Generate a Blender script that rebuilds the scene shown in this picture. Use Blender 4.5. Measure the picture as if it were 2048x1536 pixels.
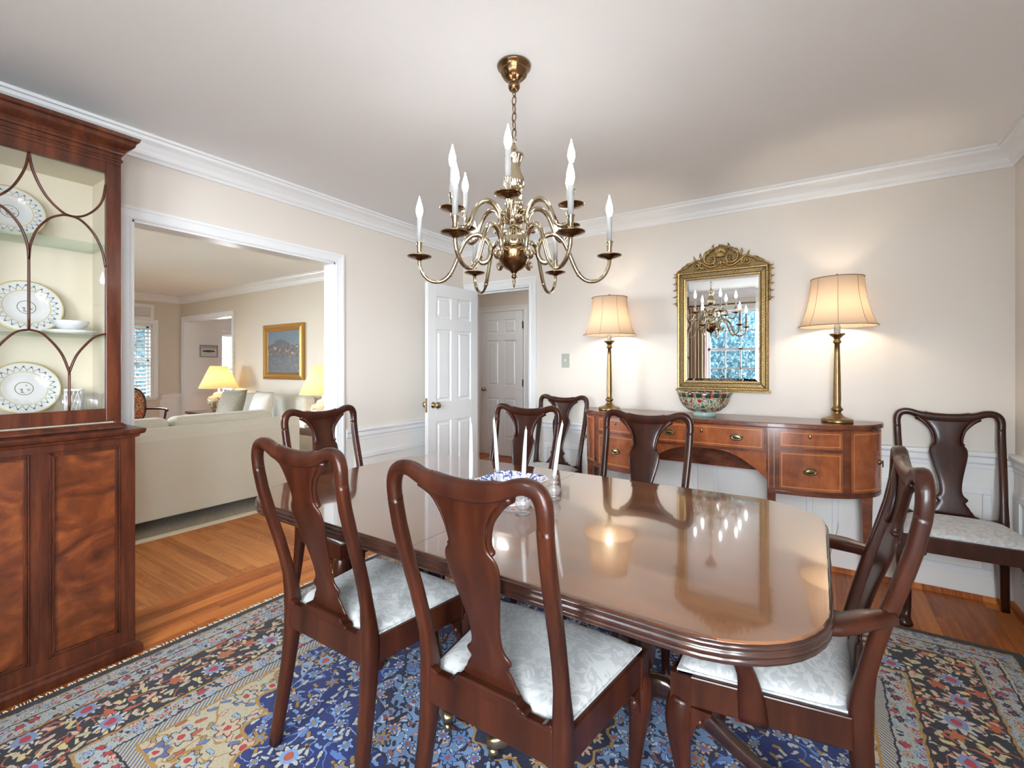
import bpy, math, random
from mathutils import Vector, Matrix
PI = math.pi
random.seed(7)
scene = bpy.context.scene
for o in list(bpy.data.objects):
    bpy.data.objects.remove(o)
C = bpy.data.collections.new('dining_room'); scene.collection.children.link(C)

# ---------------------------------------------------------------- camera, world, exposure
cam_d = bpy.data.cameras.new('camera'); cam = bpy.data.objects.new('camera', cam_d); C.objects.link(cam)
cam_d.sensor_width = 36; cam_d.lens = 929.0/2048*36; cam_d.shift_y = -36.0/2048; cam_d.clip_start = .02
YAW = math.atan2(613, 929)
cam.location = (0, 0, 1.27); cam.rotation_euler = (PI/2, 0, YAW)
scene.camera = cam
scene.view_settings.view_transform = 'Standard'; scene.view_settings.look = 'None'
scene.view_settings.gamma = 1; scene.view_settings.use_curve_mapping = False
scene.view_settings.exposure = 1.08
cy = scene.cycles
cy.max_bounces = 9; cy.diffuse_bounces = 6; cy.glossy_bounces = 4; cy.transmission_bounces = 6; cy.transparent_max_bounces = 32
cy.sample_clamp_indirect = 4.0; cy.caustics_reflective = False; cy.caustics_refractive = False
cy.use_denoising = True
try: cy.use_light_tree = True
except Exception: pass
world = bpy.data.worlds.new('sky'); scene.world = world; world.use_nodes = True
_bg = world.node_tree.nodes['Background']; _bg.inputs[0].default_value = (.86, .94, 1, 1); _bg.inputs[1].default_value = 26.0
BULB = 27.0      # radiance of the chandelier's candle bulbs
LAMP = 60.0      # radiance of the table-lamp bulbs
def portal(name, loc, rot, sx, sy):
    l = bpy.data.lights.new(name, 'AREA'); l.shape = 'RECTANGLE'; l.size = sx; l.size_y = sy; l.cycles.is_portal = True
    o = bpy.data.objects.new(name, l); o.location = loc; o.rotation_euler = rot; C.objects.link(o)
portal('window_portal', (-1.0, -1.0, 1.39), (PI/2, 0, 0), 1.0, 1.54)
portal('window_portal', (.25, -1.0, 1.39), (PI/2, 0, 0), .94, 1.54)
portal('window_portal', (1.0, -.48, 1.39), (PI/2, 0, PI/2), .48, 1.54)
portal('window_portal', (-6.2, -1.72, 1.35), (PI/2, 0, 0), 2.2, 1.5)
portal('window_portal', (-9.22, 1.3, 1.35), (PI/2, 0, -PI/2), 3.6, 1.3)
portal('window_portal', (-10.52, 5.07, 1.2), (PI/2, 0, -PI/2), .66, 1.5)

# room dimensions
XL, XR, YB, YR, H = -2.89, .868, 3.515, -.87, 2.44
WT = .11
LX, LY0, LY1 = -9.09, -1.6, YB

# ---------------------------------------------------------------- node expression helper
class G:
    def __init__(s, name):
        s.m = bpy.data.materials.new(name); s.m.use_nodes = True
        s.t = s.m.node_tree; s.n = s.t.nodes; s.b = s.n['Principled BSDF']
        s._tc = None
    def node(s, typ, **kw):
        n = s.n.new(typ)
        for k, v in kw.items(): setattr(n, k, v)
        return n
    def link(s, a, b): s.t.links.new(a, b)
    def put(s, sock, v):
        if isinstance(v, E): s.link(v.s, sock)
        elif v is not None:
            if isinstance(v, (tuple, list)) and len(v) == 3 and sock.type == 'RGBA': v = tuple(v)+(1,)
            sock.default_value = v
    def obj(s):
        if not s._tc: s._tc = s.node('ShaderNodeTexCoord')
        return E(s, s._tc.outputs['Object'])
    def math(s, op, a, b=None, c=None):
        n = s.node('ShaderNodeMath', operation=op); s.put(n.inputs[0], a)
        if b is not None: s.put(n.inputs[1], b)
        if c is not None: s.put(n.inputs[2], c)
        return E(s, n.outputs[0])
    def xyz(s, v):
        n = s.node('ShaderNodeSeparateXYZ'); s.put(n.inputs[0], v); return [E(s, q) for q in n.outputs]
    def vec(s, x, y, z=0.0):
        n = s.node('ShaderNodeCombineXYZ'); s.put(n.inputs[0], x); s.put(n.inputs[1], y); s.put(n.inputs[2], z); return E(s, n.outputs[0])
    def scale(s, v, sc):
        n = s.node('ShaderNodeMapping'); s.put(n.inputs[0], v); n.inputs['Scale'].default_value = sc; return E(s, n.outputs[0])
    def noise(s, v, sc, det=3, dist=0.0, rough=.5):
        n = s.node('ShaderNodeTexNoise'); s.put(n.inputs['Vector'], v); n.inputs['Scale'].default_value = sc
        n.inputs['Detail'].default_value = det; n.inputs['Distortion'].default_value = dist; n.inputs['Roughness'].default_value = rough
        return E(s, n.outputs['Fac'])
    def wnoise(s, v):
        n = s.node('ShaderNodeTexWhiteNoise'); s.put(n.inputs['Vector'], v); return E(s, n.outputs['Value'])
    def mix(s, f, a, b):
        n = s.node('ShaderNodeMix', data_type='RGBA'); s.put(n.inputs[0], f); s.put(n.inputs[6], a); s.put(n.inputs[7], b)
        return E(s, n.outputs[2])
    def ramp(s, f, stops, const=False):
        n = s.node('ShaderNodeValToRGB'); s.put(n.inputs[0], f); r = n.color_ramp
        if const: r.interpolation = 'CONSTANT'
        while len(r.elements) < len(stops): r.elements.new(.5)
        for e, (p, c) in zip(r.elements, stops): e.position = p; e.color = tuple(c)+(1,) if len(c) == 3 else c
        return E(s, n.outputs[0])
    def bump(s, h, strength=.3, dist=.002):
        n = s.node('ShaderNodeBump'); s.put(n.inputs['Height'], h); n.inputs['Strength'].default_value = strength; n.inputs['Distance'].default_value = dist
        s.link(n.outputs[0], s.b.inputs['Normal'])
    def set(s, **kw):
        N = dict(col='Base Color', rough='Roughness', metal='Metallic', spec='Specular IOR Level', coat='Coat Weight', croug='Coat Roughness',
                 trans='Transmission Weight', ior='IOR', emc='Emission Color', ems='Emission Strength', sub='Subsurface Weight', alpha='Alpha', sheen='Sheen Weight')
        for k, v in kw.items(): s.put(s.b.inputs[N[k]], v)
        return s.m
class E:
    def __init__(s, g, sock): s.g = g; s.s = sock
    def __add__(s, o): return s.g.math('ADD', s, o)
    __radd__ = __add__
    def __sub__(s, o): return s.g.math('SUBTRACT', s, o)
    def __rsub__(s, o): return s.g.math('SUBTRACT', o, s)
    def __mul__(s, o): return s.g.math('MULTIPLY', s, o)
    __rmul__ = __mul__
    def __truediv__(s, o): return s.g.math('DIVIDE', s, o)
    def __lt__(s, o): return s.g.math('LESS_THAN', s, o)
    def __gt__(s, o): return s.g.math('GREATER_THAN', s, o)
    def abs(s): return s.g.math('ABSOLUTE', s)
    def mod(s, o): return s.g.math('FLOORED_MODULO', s, o)
    def floor(s): return s.g.math('FLOOR', s)
    def cos(s): return s.g.math('COSINE', s)
    def sqrt(s): return s.g.math('SQRT', s)
    def min(s, o): return s.g.math('MINIMUM', s, o)
    def max(s, o): return s.g.math('MAXIMUM', s, o)

def plain(name, col, rough=.5, **kw):
    g = G(name); return g.set(col=col, rough=rough, **kw)
M = {}
def paint(name, col, rough=.6, bump=.05):
    g = G(name); o = g.obj(); n = g.noise(o, 60, 3); m = g.set(col=g.mix(g.noise(o, 1.2, 2), tuple(c*.97 for c in col), col), rough=rough)
    g.bump(n, bump, .002); return m
M['wall'] = paint('wall_paint', (.72, .665, .605))
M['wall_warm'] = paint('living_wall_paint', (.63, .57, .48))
M['ceiling'] = paint('ceiling_paint', (.86, .88, .90), .8, .03)
M['trim'] = paint('trim_paint', (.80, .81, .82), .32, .01)
M['wainscot'] = paint('wainscot_paint', (.80, .79, .77), .4, .02)

def wood(name, dark, mid, light, scale=(14, 14, 1.6), rough=.28, coat=.5, fig=0.0, spec=.5, det=4, dist=.8):
    g = G(name); p = g.scale(g.obj(), scale)
    a = g.noise(p, 1.6, det, dist, .55); b = g.noise(g.scale(g.obj(), tuple(q*7 for q in scale)), 1.5, 3, .2)
    f = a*.75 + b*.25
    if fig:
        c = g.noise(g.scale(g.obj(), (5, 5, 9)), 1.0, 4, 2.2); f = f*(1-fig) + c*fig
    col = g.ramp(f, [(.30, dark), (.5, mid), (.68, light)])
    return g.set(col=col, rough=rough, coat=coat, croug=.15, spec=spec)
M['chair'] = wood('mahogany_chair', (.015, .0034, .0017), (.031, .0072, .0031), (.053, .0130, .0054), (9, 9, 1.4), rough=.36, coat=.28, det=3, dist=.4, spec=.2)
M['cab'] = wood('mahogany_cabinet', (.024, .0055, .0028), (.060, .0140, .0055), (.11, .0285, .0105), rough=.33, coat=.25, spec=.25, det=3, dist=.4)
M['crotch'] = wood('flame_mahogany', (.030, .0065, .0025), (.11, .0255, .0065), (.22, .060, .0145), (5, 5, 3), .3, .3, .6, .4)
M['side'] = wood('sideboard_mahogany', (.06, .014, .006), (.13, .032, .012), (.21, .058, .020), (6, 6, 12), rough=.27, coat=.4, det=3, dist=.4)
M['sidefig'] = wood('sideboard_flame', (.12, .028, .009), (.28, .072, .020), (.44, .135, .040), (7, 4, 2.0), .26, .4, .3, .4, 3, .5)
M['inlay'] = plain('satinwood_stringing', (.50, .20, .07), .3)
M['darkwood'] = wood('dark_mahogany', (.010, .004, .003), (.025, .009, .006), (.05, .018, .010), rough=.22, coat=.6)
M['picwood'] = wood('chestnut_wood', (.03, .01, .006), (.07, .022, .012), (.12, .04, .02))

def tabletop():
    g = G('table_mahogany'); o = g.obj(); x, y, z = g.xyz(o)
    r = g.noise(g.scale(o, (1.6, 8, 1)), 1.4, 3, .7, .5); q = g.noise(g.scale(o, (1.3, 2.0, 1)), 1.2, 2, 1.2)
    f = r*.55 + q*.45
    col = g.ramp(f, [(.36, (.090, .030, .011)), (.5, (.175, .066, .026)), (.64, (.25, .108, .047))])
    band = ((x.abs() > .875).max(y.abs() > .44))
    col = g.mix(band*.45, col, (.11, .036, .016))
    col = g.mix((x.abs() > .974).max(y.abs() > .539), col, (.05, .018, .009))
    m = g.set(col=col, rough=.16, coat=1.0, croug=.045, spec=.8); g.b.inputs['Coat IOR'].default_value = 1.75
    g.bump(g.noise(o, 9, 2), .03, .004)
    return m
M['table'] = tabletop()

def planks(name, along, dark, mid, light, W=.082):
    g = G(name); o = g.obj(); x, y, z = g.xyz(o)
    a, b = (y, x) if along == 'y' else (x, y)
    row = (b/W).floor(); off = g.wnoise(g.vec(row, 3.3))*1.9
    col_i = ((a+off)/1.15).floor(); rnd = g.wnoise(g.vec(row, col_i, 1.7))
    fx = (b/W).mod(1.0); fa = ((a+off)/1.15).mod(1.0)
    seam = (fx < .022).max(fa < .0022)
    gv = g.vec(b*26+rnd*40, a*1.7+rnd*17, rnd*9)
    gr = g.noise(gv, 1.0, 4, .8, .55); wv = g.noise(g.vec(b*9+rnd*31, a*.8, rnd*5), 1.0, 2, 1.0)
    ring = ((wv*34).mod(1.0)-.5).abs()
    f = gr*.55 + rnd*.27 + ring*.2
    col = g.ramp(f, [(.25, dark), (.48, mid), (.75, light)])
    col = g.mix(seam*.75, col, (.05, .018, .008))
    m = g.set(col=col, rough=.42, coat=.07, croug=.15, spec=.22)
    g.bump(seam*-1.0 + gr*.15, .25, .001); return m
M['floor'] = planks('oak_floor', 'y', (.24, .058, .0135), (.46, .135, .026), (.62, .220, .052))
M['floor_living'] = planks('oak_floor_living', 'x', (.26, .080, .020), (.48, .175, .048), (.64, .275, .085))

M['brass'] = plain('antique_brass', (.42, .31, .17), .28, metal=1.0)
M['brass_dk'] = plain('aged_brass', (.20, .14, .075), .3, metal=1.0)
def chand():
    g = G('chandelier_brass'); o = g.obj(); n = g.noise(o, 25, 3)
    return g.set(col=g.mix(n, (.58, .52, .40), (.38, .30, .19)), rough=.12, metal=1.0)
M['chand'] = chand()
M['chand_dk'] = plain('chandelier_bronze', (.20, .12, .06), .2, metal=1.0)
def lampbrass():
    g = G('lamp_brass'); o = g.obj(); return g.set(col=g.mix(g.noise(o, 30, 4), (.17, .105, .045), (.36, .24, .11)), rough=.34, metal=1.0)
M['lampbrass'] = lampbrass()
M['steel'] = plain('dark_hinge', (.06, .06, .06), .4, metal=1.0)
def gilt():
    g = G('gilt'); o = g.obj(); n = g.noise(o, 130, 3, .5)
    m = g.set(col=g.ramp(n, [(.25, (.16, .095, .035)), (.55, (.40, .26, .10)), (.8, (.62, .45, .20))]), rough=.38, metal=.85); g.bump(n, .4, .002); return m
M['gilt'] = gilt()
M['mirror'] = plain('mirror_silver', (.93, .95, .95), .005, metal=1.0)
def glass(name, col=(1, 1, 1), refl=1.0, milk=0):
    m = bpy.data.materials.new(name); m.use_nodes = True; t = m.node_tree; t.nodes.clear()
    out = t.nodes.new('ShaderNodeOutputMaterial'); mx = t.nodes.new('ShaderNodeMixShader'); tr = t.nodes.new('ShaderNodeBsdfTransparent')
    gl = t.nodes.new('ShaderNodeBsdfGlossy'); fr = t.nodes.new('ShaderNodeLayerWeight'); fr.inputs[0].default_value = .5
    tr.inputs[0].default_value = tuple(col)+(1,); gl.inputs['Roughness'].default_value = .0
    pw = t.nodes.new('ShaderNodeMath'); pw.operation = 'POWER'; pw.inputs[1].default_value = 4.0; t.links.new(fr.outputs['Facing'], pw.inputs[0])
    mu = t.nodes.new('ShaderNodeMath'); mu.operation = 'MULTIPLY_ADD'; mu.inputs[1].default_value = .45; mu.inputs[2].default_value = .045*refl; t.links.new(pw.outputs[0], mu.inputs[0])
    t.links.new(mu.outputs[0], mx.inputs[0])
    src = tr.outputs[0]
    if milk:
        df = t.nodes.new('ShaderNodeBsdfDiffuse'); df.inputs[0].default_value = (.9, .9, .92, 1); m2 = t.nodes.new('ShaderNodeMixShader'); m2.inputs[0].default_value = milk
        t.links.new(tr.outputs[0], m2.inputs[1]); t.links.new(df.outputs[0], m2.inputs[2]); src = m2.outputs[0]
    t.links.new(src, mx.inputs[1]); t.links.new(gl.outputs[0], mx.inputs[2]); t.links.new(mx.outputs[0], out.inputs[0])
    return m
M['pane'] = glass('window_glass')
M['shelfglass'] = glass('shelf_glass', (.90, .97, .94))
M['crystal'] = glass('cut_crystal', (.99, .99, 1), 2.5, .14)
M['tumbler'] = glass('thin_glass', (.99, .99, .99), .9, .02)
M['candle'] = plain('white_wax', (.86, .86, .85), .35, sub=.15)
M['sleeve'] = plain('candle_sleeve', (.34, .34, .34), .4)
M['bulb'] = plain('lit_bulb', (1, 1, 1), .2, emc=(1, .965, .93), ems=BULB)
M['lampbulb'] = plain('lit_lamp_bulb', (1, 1, 1), .2, emc=(1, .80, .56), ems=LAMP)
def shade(name, col, tcol, mixf=.5):
    m = bpy.data.materials.new(name); m.use_nodes = True; t = m.node_tree; t.nodes.clear()
    out = t.nodes.new('ShaderNodeOutputMaterial'); mx = t.nodes.new('ShaderNodeMixShader'); d = t.nodes.new('ShaderNodeBsdfDiffuse'); tr = t.nodes.new('ShaderNodeBsdfTranslucent')
    d.inputs[0].default_value = tuple(col)+(1,); tr.inputs[0].default_value = tuple(tcol)+(1,); mx.inputs[0].default_value = mixf
    t.links.new(d.outputs[0], mx.inputs[1]); t.links.new(tr.outputs[0], mx.inputs[2]); t.links.new(mx.outputs[0], out.inputs[0]); return m
M['shade'] = shade('silk_shade', (.50, .42, .345), (.36, .275, .20), .36)
M['shade_seam'] = plain('shade_binding', (.30, .22, .15), .7)
M['shade_living'] = shade('paper_shade', (.68, .58, .38), (.50, .38, .18), .45)

def fabric(name, c1, c2, sc=26, bump=.3):
    g = G(name); o = g.obj(); n = g.noise(o, sc, 2, 2.6); k = (n > .5)
    m = g.set(col=g.mix(k, c1, c2), rough=g.mix(k, (.75,)*3, (.5,)*3), sheen=.3); g.bump(k + g.noise(o, 400, 2)*.5, bump, .0008); return m
M['seat'] = fabric('damask_ivory', (.37, .375, .38), (.475, .475, .465), 20)
M['sofa'] = fabric('sofa_cloth', (.56, .53, .44), (.60, .57, .48), 260, .2)
M['white_cloth'] = fabric('white_slipcover', (.62, .61, .56), (.66, .65, .60), 30, .2)
M['olive'] = fabric('sage_cushion', (.25, .225, .17), (.30, .27, .21), 40, .2)
M['jute'] = fabric('living_rug_cloth', (.20, .15, .08), (.30, .23, .13), 60, .4)
M['fringe'] = plain('rug_fringe', (.72, .66, .52), .9)
M['navy'] = plain('rug_edge', (.012, .014, .022), .95)

# ---------------------------------------------------------------- mesh builder
class MB:
    def __init__(s): s.v = []; s.f = []; s.mi = []; s.sm = []; s.cur = 0; s.smooth = False
    def add(s, vs, fs, smooth=None):
        n = len(s.v); s.v += [tuple(p) for p in vs]
        for f in fs: s.f.append([i+n for i in f]); s.mi.append(s.cur); s.sm.append(s.smooth if smooth is None else smooth)
        return s
    def box(s, x0, x1, y0, y1, z0, z1, rot=None, piv=None):
        vs = [(x, y, z) for x in (x0, x1) for y in (y0, y1) for z in (z0, z1)]
        if rot:
            R = Matrix.Rotation(rot[0], 3, rot[1]); pv = Vector(piv or ((x0+x1)/2, (y0+y1)/2, (z0+z1)/2)); vs = [R @ (Vector(p)-pv)+pv for p in vs]
        return s.add(vs, [(0, 1, 3, 2), (4, 6, 7, 5), (0, 4, 5, 1), (2, 3, 7, 6), (0, 2, 6, 4), (1, 5, 7, 3)], False)
    def lathe(s, prof, c=(0, 0, 0), n=24, flute=None, sx=1, sy=1):
        vs = []; fs = []; m = len(prof)
        for i, (r, z) in enumerate(prof):
            for k in range(n):
                a = 2*PI*k/n; rr = r
                if flute and flute[0] <= z <= flute[1]: rr = r*(1+flute[2]*math.cos(flute[3]*a))
                vs.append((c[0]+rr*sx*math.cos(a), c[1]+rr*sy*math.sin(a), c[2]+z))
        for i in range(m-1):
            for k in range(n):
                k2 = (k+1) % n; fs.append((i*n+k, i*n+k2, (i+1)*n+k2, (i+1)*n+k))
        if prof[0][0] > 1e-6: fs.append(tuple(range(n))[::-1])
        if prof[-1][0] > 1e-6: fs.append(tuple((m-1)*n+k for k in range(n)))
        return s.add(vs, fs, True)
    def sweep(s, path, rad, n=10, B=None, ex=2.0, caps=True, closed=False):
        # rad: list of r or (rn, rb); B: fixed binormal (second axis)
        P = [Vector(p) for p in path]; m = len(P); vs = []; fs = []; pn = None
        for i in range(m):
            if closed: T = (P[(i+1) % m]-P[i-1]).normalized()
            else: T = (P[min(i+1, m-1)]-P[max(i-1, 0)]).normalized()
            if B is not None: b = Vector(B); b = (b-T*b.dot(T)).normalized(); nn = b.cross(T)
            else:
                if pn is None:
                    up = Vector((0, 0, 1)) if abs(T.z) < .9 else Vector((1, 0, 0)); nn = (up-T*up.dot(T)).normalized()
                else: nn = (pn-T*pn.dot(T)).normalized()
                b = T.cross(nn); pn = nn
            r = rad[i] if isinstance(rad, list) else rad
            ra, rb = r if isinstance(r, (list, tuple)) else (r, r)
            for k in range(n):
                a = 2*PI*(k+.5)/n; ca, sa = math.cos(a), math.sin(a)
                ca = math.copysign(abs(ca)**(2/ex), ca); sa = math.copysign(abs(sa)**(2/ex), sa)
                vs.append(P[i]+nn*ra*ca+b*rb*sa)
        for i in range(m if closed else m-1):
            j = (i+1) % m
            for k in range(n):
                k2 = (k+1) % n; fs.append((i*n+k, i*n+k2, j*n+k2, j*n+k))
        if caps and not closed: fs.append(tuple(range(n))[::-1]); fs.append(tuple((m-1)*n+k for k in range(n)))
        return s.add(vs, fs, True)
    def prism(s, pts, a0, a1, axis='y', smooth=False):
        n = len(pts)
        def P(p, a): return {'y': (p[0], a, p[1]), 'x': (a, p[0], p[1]), 'z': (p[0], p[1], a)}[axis]
        vs = [P(p, a0) for p in pts]+[P(p, a1) for p in pts]
        fs = [tuple(range(n)), tuple(range(2*n-1, n-1, -1))]+[(i, i+n, (i+1) % n+n, (i+1) % n) for i in range(n)]
        return s.add(vs, fs, smooth)
    def layers(s, rings, cap0=True, cap1=True, smooth=False):
        n = len(rings[0]); vs = [p for r in rings for p in r]; fs = []
        for i in range(len(rings)-1):
            for k in range(n):
                k2 = (k+1) % n; fs.append((i*n+k, i*n+k2, (i+1)*n+k2, (i+1)*n+k))
        if cap0: fs.append(tuple(range(n))[::-1])
        if cap1: fs.append(tuple((len(rings)-1)*n+k for k in range(n)))
        return s.add(vs, fs, smooth)
    def moulding(s, prof, p0, p1, out, m0=0, m1=0):
        # prof: list of (projection, z); out: outward unit dir (2d); m0/m1: mitre factors (length change per projection)
        d = (Vector(p1)-Vector(p0)).normalized(); vs = []
        for p, mt in ((p0, m0), (p1, m1)):
            for (q, z) in prof:
                vs.append((p[0]+out[0]*q+d.x*mt*q, p[1]+out[1]*q+d.y*mt*q, z))
        n = len(prof); fs = [(i, (i+1) % n, (i+1) % n+n, i+n) for i in range(n)]+[tuple(range(n))[::-1], tuple(range(n, 2*n))]
        return s.add(vs, fs, False)
    def blob(s, c, r, n=10, m=6):
        prof = [(math.sin(PI*i/m)*r[0], -math.cos(PI*i/m)*r[2]) for i in range(m+1)]; prof[0] = (0, -r[2]); prof[-1] = (0, r[2])
        return s.lathe(prof, c, n, sy=r[1]/r[0])
    def build(s, name, mats, parent=None, bevel=0, seg=2, sub=0, weld=False, loc=None):
        me = bpy.data.meshes.new(name); me.from_pydata(s.v, [], s.f)
        if not isinstance(mats, (list, tuple)): mats = [mats]
        for m in mats: me.materials.append(m)
        me.polygons.foreach_set('material_index', s.mi); me.polygons.foreach_set('use_smooth', s.sm); me.update()
        import bmesh
        bm = bmesh.new(); bm.from_mesh(me)
        if weld: bmesh.ops.remove_doubles(bm, verts=bm.verts, dist=1e-5)
        bmesh.ops.recalc_face_normals(bm, faces=bm.faces); bm.to_mesh(me); bm.free()
        o = bpy.data.objects.new(name, me); C.objects.link(o)
        if parent: o.parent = parent
        if loc: o.location = loc
        if bevel:
            b = o.modifiers.new('bevel', 'BEVEL'); b.width = bevel; b.segments = seg; b.limit_method = 'ANGLE'; b.angle_limit = math.radians(38); b.harden_normals = False
        if sub:
            q = o.modifiers.new('sub', 'SUBSURF'); q.levels = sub; q.render_levels = sub
        return o
def tag(o, label=None, cat=None, group=None, kind=None):
    if label: o['label'] = label
    if cat: o['category'] = cat
    if group: o['group'] = group
    if kind: o['kind'] = kind
    return o
def empty(name, loc, rz, label, cat, group=None):
    o = bpy.data.objects.new(name, None); C.objects.link(o); o.location = loc; o.rotation_euler = (0, 0, rz); o.empty_display_size = .1
    return tag(o, label, cat, group)
def struct(mb, name, mats, parent=None, **kw):
    o = mb.build(name, mats, parent, **kw); o['kind'] = 'structure'; return o
def dup(root, loc, rz, label, group=None):
    r = root.copy(); C.objects.link(r); r.location = loc; r.rotation_euler = (0, 0, rz); r['label'] = label
    if group: r['group'] = group
    for ch in list(root.children):
        c = ch.copy(); C.objects.link(c); c.parent = r
        for g in list(ch.children):
            d = g.copy(); C.objects.link(d); d.parent = c
    return r
def interp(tab, z):
    # catmull-rom through a table
    n = len(tab)
    if z <= tab[0][0]: return tab[0][1]
    if z >= tab[-1][0]: return tab[-1][1]
    for i in range(n-1):
        if tab[i][0] <= z <= tab[i+1][0]: break
    z0, a = tab[i]; z1, b = tab[i+1]; h = z1-z0; t = (z-z0)/h
    ma = (b-tab[i-1][1])/(z1-tab[i-1][0])*h if i > 0 else (b-a)
    mb_ = (tab[i+2][1]-a)/(tab[i+2][0]-z0)*h if i < n-2 else (b-a)
    return (2*t**3-3*t*t+1)*a+(t**3-2*t*t+t)*ma+(-2*t**3+3*t*t)*b+(t**3-t*t)*mb_
def smooth_path(pts, k=4):
    P = [Vector(p) for p in pts]; out = []
    for i in range(len(P)-1):
        p0 = P[max(i-1, 0)]; p1 = P[i]; p2 = P[i+1]; p3 = P[min(i+2, len(P)-1)]
        for j in range(k):
            t = j/k; out.append(.5*((2*p1)+(p2-p0)*t+(2*p0-5*p1+4*p2-p3)*t*t+(3*p1-p0-3*p2+p3)*t**3))
    out.append(P[-1]); return out
def lerp_list(vals, n):
    out = []
    for i in range(n):
        t = i/(n-1)*(len(vals)-1); j = min(int(t), len(vals)-2); f = t-j; a, b = vals[j], vals[j+1]
        if isinstance(a, (tuple, list)): out.append(tuple(p+(q-p)*f for p, q in zip(a, b)))
        else: out.append(a+(b-a)*f)
    return out
def rrect(x0, x1, y0, y1, r, n=8):
    pts = []
    for cx, cy_, a0 in ((x1-r, y0+r, -PI/2), (x1-r, y1-r, 0), (x0+r, y1-r, PI/2), (x0+r, y0+r, PI)):
        for k in range(n+1): a = a0+PI/2*k/n; pts.append((cx+r*math.cos(a), cy_+r*math.sin(a)))
    return pts

# ================================================================ THE SETTING
def wall_x(name, x0, x1, y0, y1, z1, openings, mat):
    """wall running along y, between x0 and x1; openings (ya, yb, za, zb)"""
    b = MB(); ys = y0
    for (a, c, za, zb) in sorted(openings):
        b.box(x0, x1, ys, a, 0, z1)
        if za > 0: b.box(x0, x1, a, c, 0, za)
        if zb < z1: b.box(x0, x1, a, c, zb, z1)
        ys = c
    b.box(x0, x1, ys, y1, 0, z1); return struct(b, name, mat)
def wall_y(name, y0, y1, x0, x1, z1, openings, mat):
    b = MB(); xs = x0
    for (a, c, za, zb) in sorted(openings):
        b.box(xs, a, y0, y1, 0, z1)
        if za > 0: b.box(a, c, y0, y1, 0, za)
        if zb < z1: b.box(a, c, y0, y1, zb, z1)
        xs = c
    b.box(xs, x1, y0, y1, 0, z1); return struct(b, name, mat)
OP = (.897, 2.079, 2.01)          # opening to the living room: y0, y1, height
DO = (-2.79, -2.128, 1.985)       # doorway in the back wall: x0, x1, height
W1 = (-1.5, -.5, .62, 2.16); W3_ADDED = (-.22, .72, .62, 2.16); W2_ADDED = (-.72, -.24, .62, 2.16)
wall_x('wall_left', XL-WT, XL, YR-WT, YB+WT, H, [(OP[0], OP[1], 0, OP[2])], M['wall'])
wall_y('wall_back', YB, YB+WT, XL, XR+WT, H, [(DO[0], DO[1], 0, DO[2])], M['wall'])
wall_x('wall_right', XR, XR+WT, YR-WT, YB, H, [W2_ADDED], M['wall'])
wall_y('wall_rear', YR-WT, YR, XL, XR, H, [W1, W3_ADDED], M['wall'])
LO = (-8.98, -7.36, 2.03)
wall_y('wall_living_back', YB, YB+WT, LX-WT, XL-WT, H, [(LO[0], LO[1], 0, LO[2])], M['wall_warm'])
LW = (2.2, 3.10, .75, 1.95)
wall_x('wall_living_far', LX-WT, LX, LY0, YB, H, [(-.5, .9, .75, 1.95), LW], M['wall_warm'])
wall_y('wall_living_front', LY0-WT, LY0, LX-WT, XL-WT, H, [(-7.3, -5.1, .6, 2.1)], M['wall_warm'])
wall_x('wall_living_near', XL-WT, XL-.001, LY0, YR-WT, H, [], M['wall_warm'])
struct(MB().box(XL-.05, XR+WT, YR-WT, YB+.06, -.05, 0), 'floor', M['floor'])
struct(MB().box(LX-WT, XL-.05, LY0-WT, YB+.06, -.05, 0), 'floor_living', M['floor_living'])
struct(MB().box(-4.8, -1.3, YB+.06, 5.6, -.05, 0), 'floor_hall', M['floor'])
struct(MB().box(-10.6, -6.6, YB+.06, 6.6, -.05, 0), 'floor_foyer', M['floor_living'])
struct(MB().box(-10.8, XR+WT, LY0-WT, 6.8, H, H+.08), 'ceiling', M['ceiling'])
# hall behind the doorway
HB = 5.43
wall_y('wall_hall_back', HB, HB+.1, -4.8, -1.3, H, [], M['wall'])
wall_x('wall_hall_left', -4.9, -4.8, YB+WT, HB, H, [], M['wall'])
wall_x('wall_hall_right', -1.4, -1.3, YB+WT, HB, H, [], M['wall'])
# foyer behind the living room
wall_x('wall_foyer_left', -9.42, -9.3, YB+WT, 4.25, H, [], M['trim'])
wall_x('wall_foyer_far', -10.5, -10.4, 4.25, 6.6, H, [(4.74, 5.4, .45, 1.95)], M['trim'])
wall_y('wall_foyer_back', 6.6, 6.7, -10.5, -6.5, H, [], M['wall'])
wall_x('wall_foyer_right', -6.6, -6.5, YB+WT, 6.6, H, [], M['wall'])
wall_y('wall_foyer_return', 4.15, 4.25, -10.5, -9.42, H, [], M['trim'])

# crown mouldings
CR = [(0, H-.115), (.012, H-.115), (.014, H-.100), (.022, H-.092), (.030, H-.070), (.050, H-.045), (.070, H-.030), (.074, H-.016), (.085, H-.014), (.085, H), (0, H)]
b = MB(); b.moulding(CR, (XL, YR), (XL, YB), (1, 0), 1, -1); struct(b, 'trim_1', M['trim'])
b = MB(); b.moulding(CR, (XL, YB), (XR, YB), (0, -1), 1, -1); struct(b, 'trim_2', M['trim'])
b = MB(); b.moulding(CR, (XR, YR), (XR, YB), (-1, 0), 1, -1); struct(b, 'trim_3', M['trim'])
b = MB(); b.moulding(CR, (XL, YR), (XR, YR), (0, 1), 1, -1); struct(b, 'trim_4', M['trim'])
b = MB(); b.moulding(CR, (LX, YB), (XL-WT, YB), (0, -1), 1, -1); struct(b, 'trim_5', M['trim'])
b = MB(); b.moulding(CR, (LX, LY0), (LX, YB), (1, 0), 1, -1); struct(b, 'trim_6', M['trim'])
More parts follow.
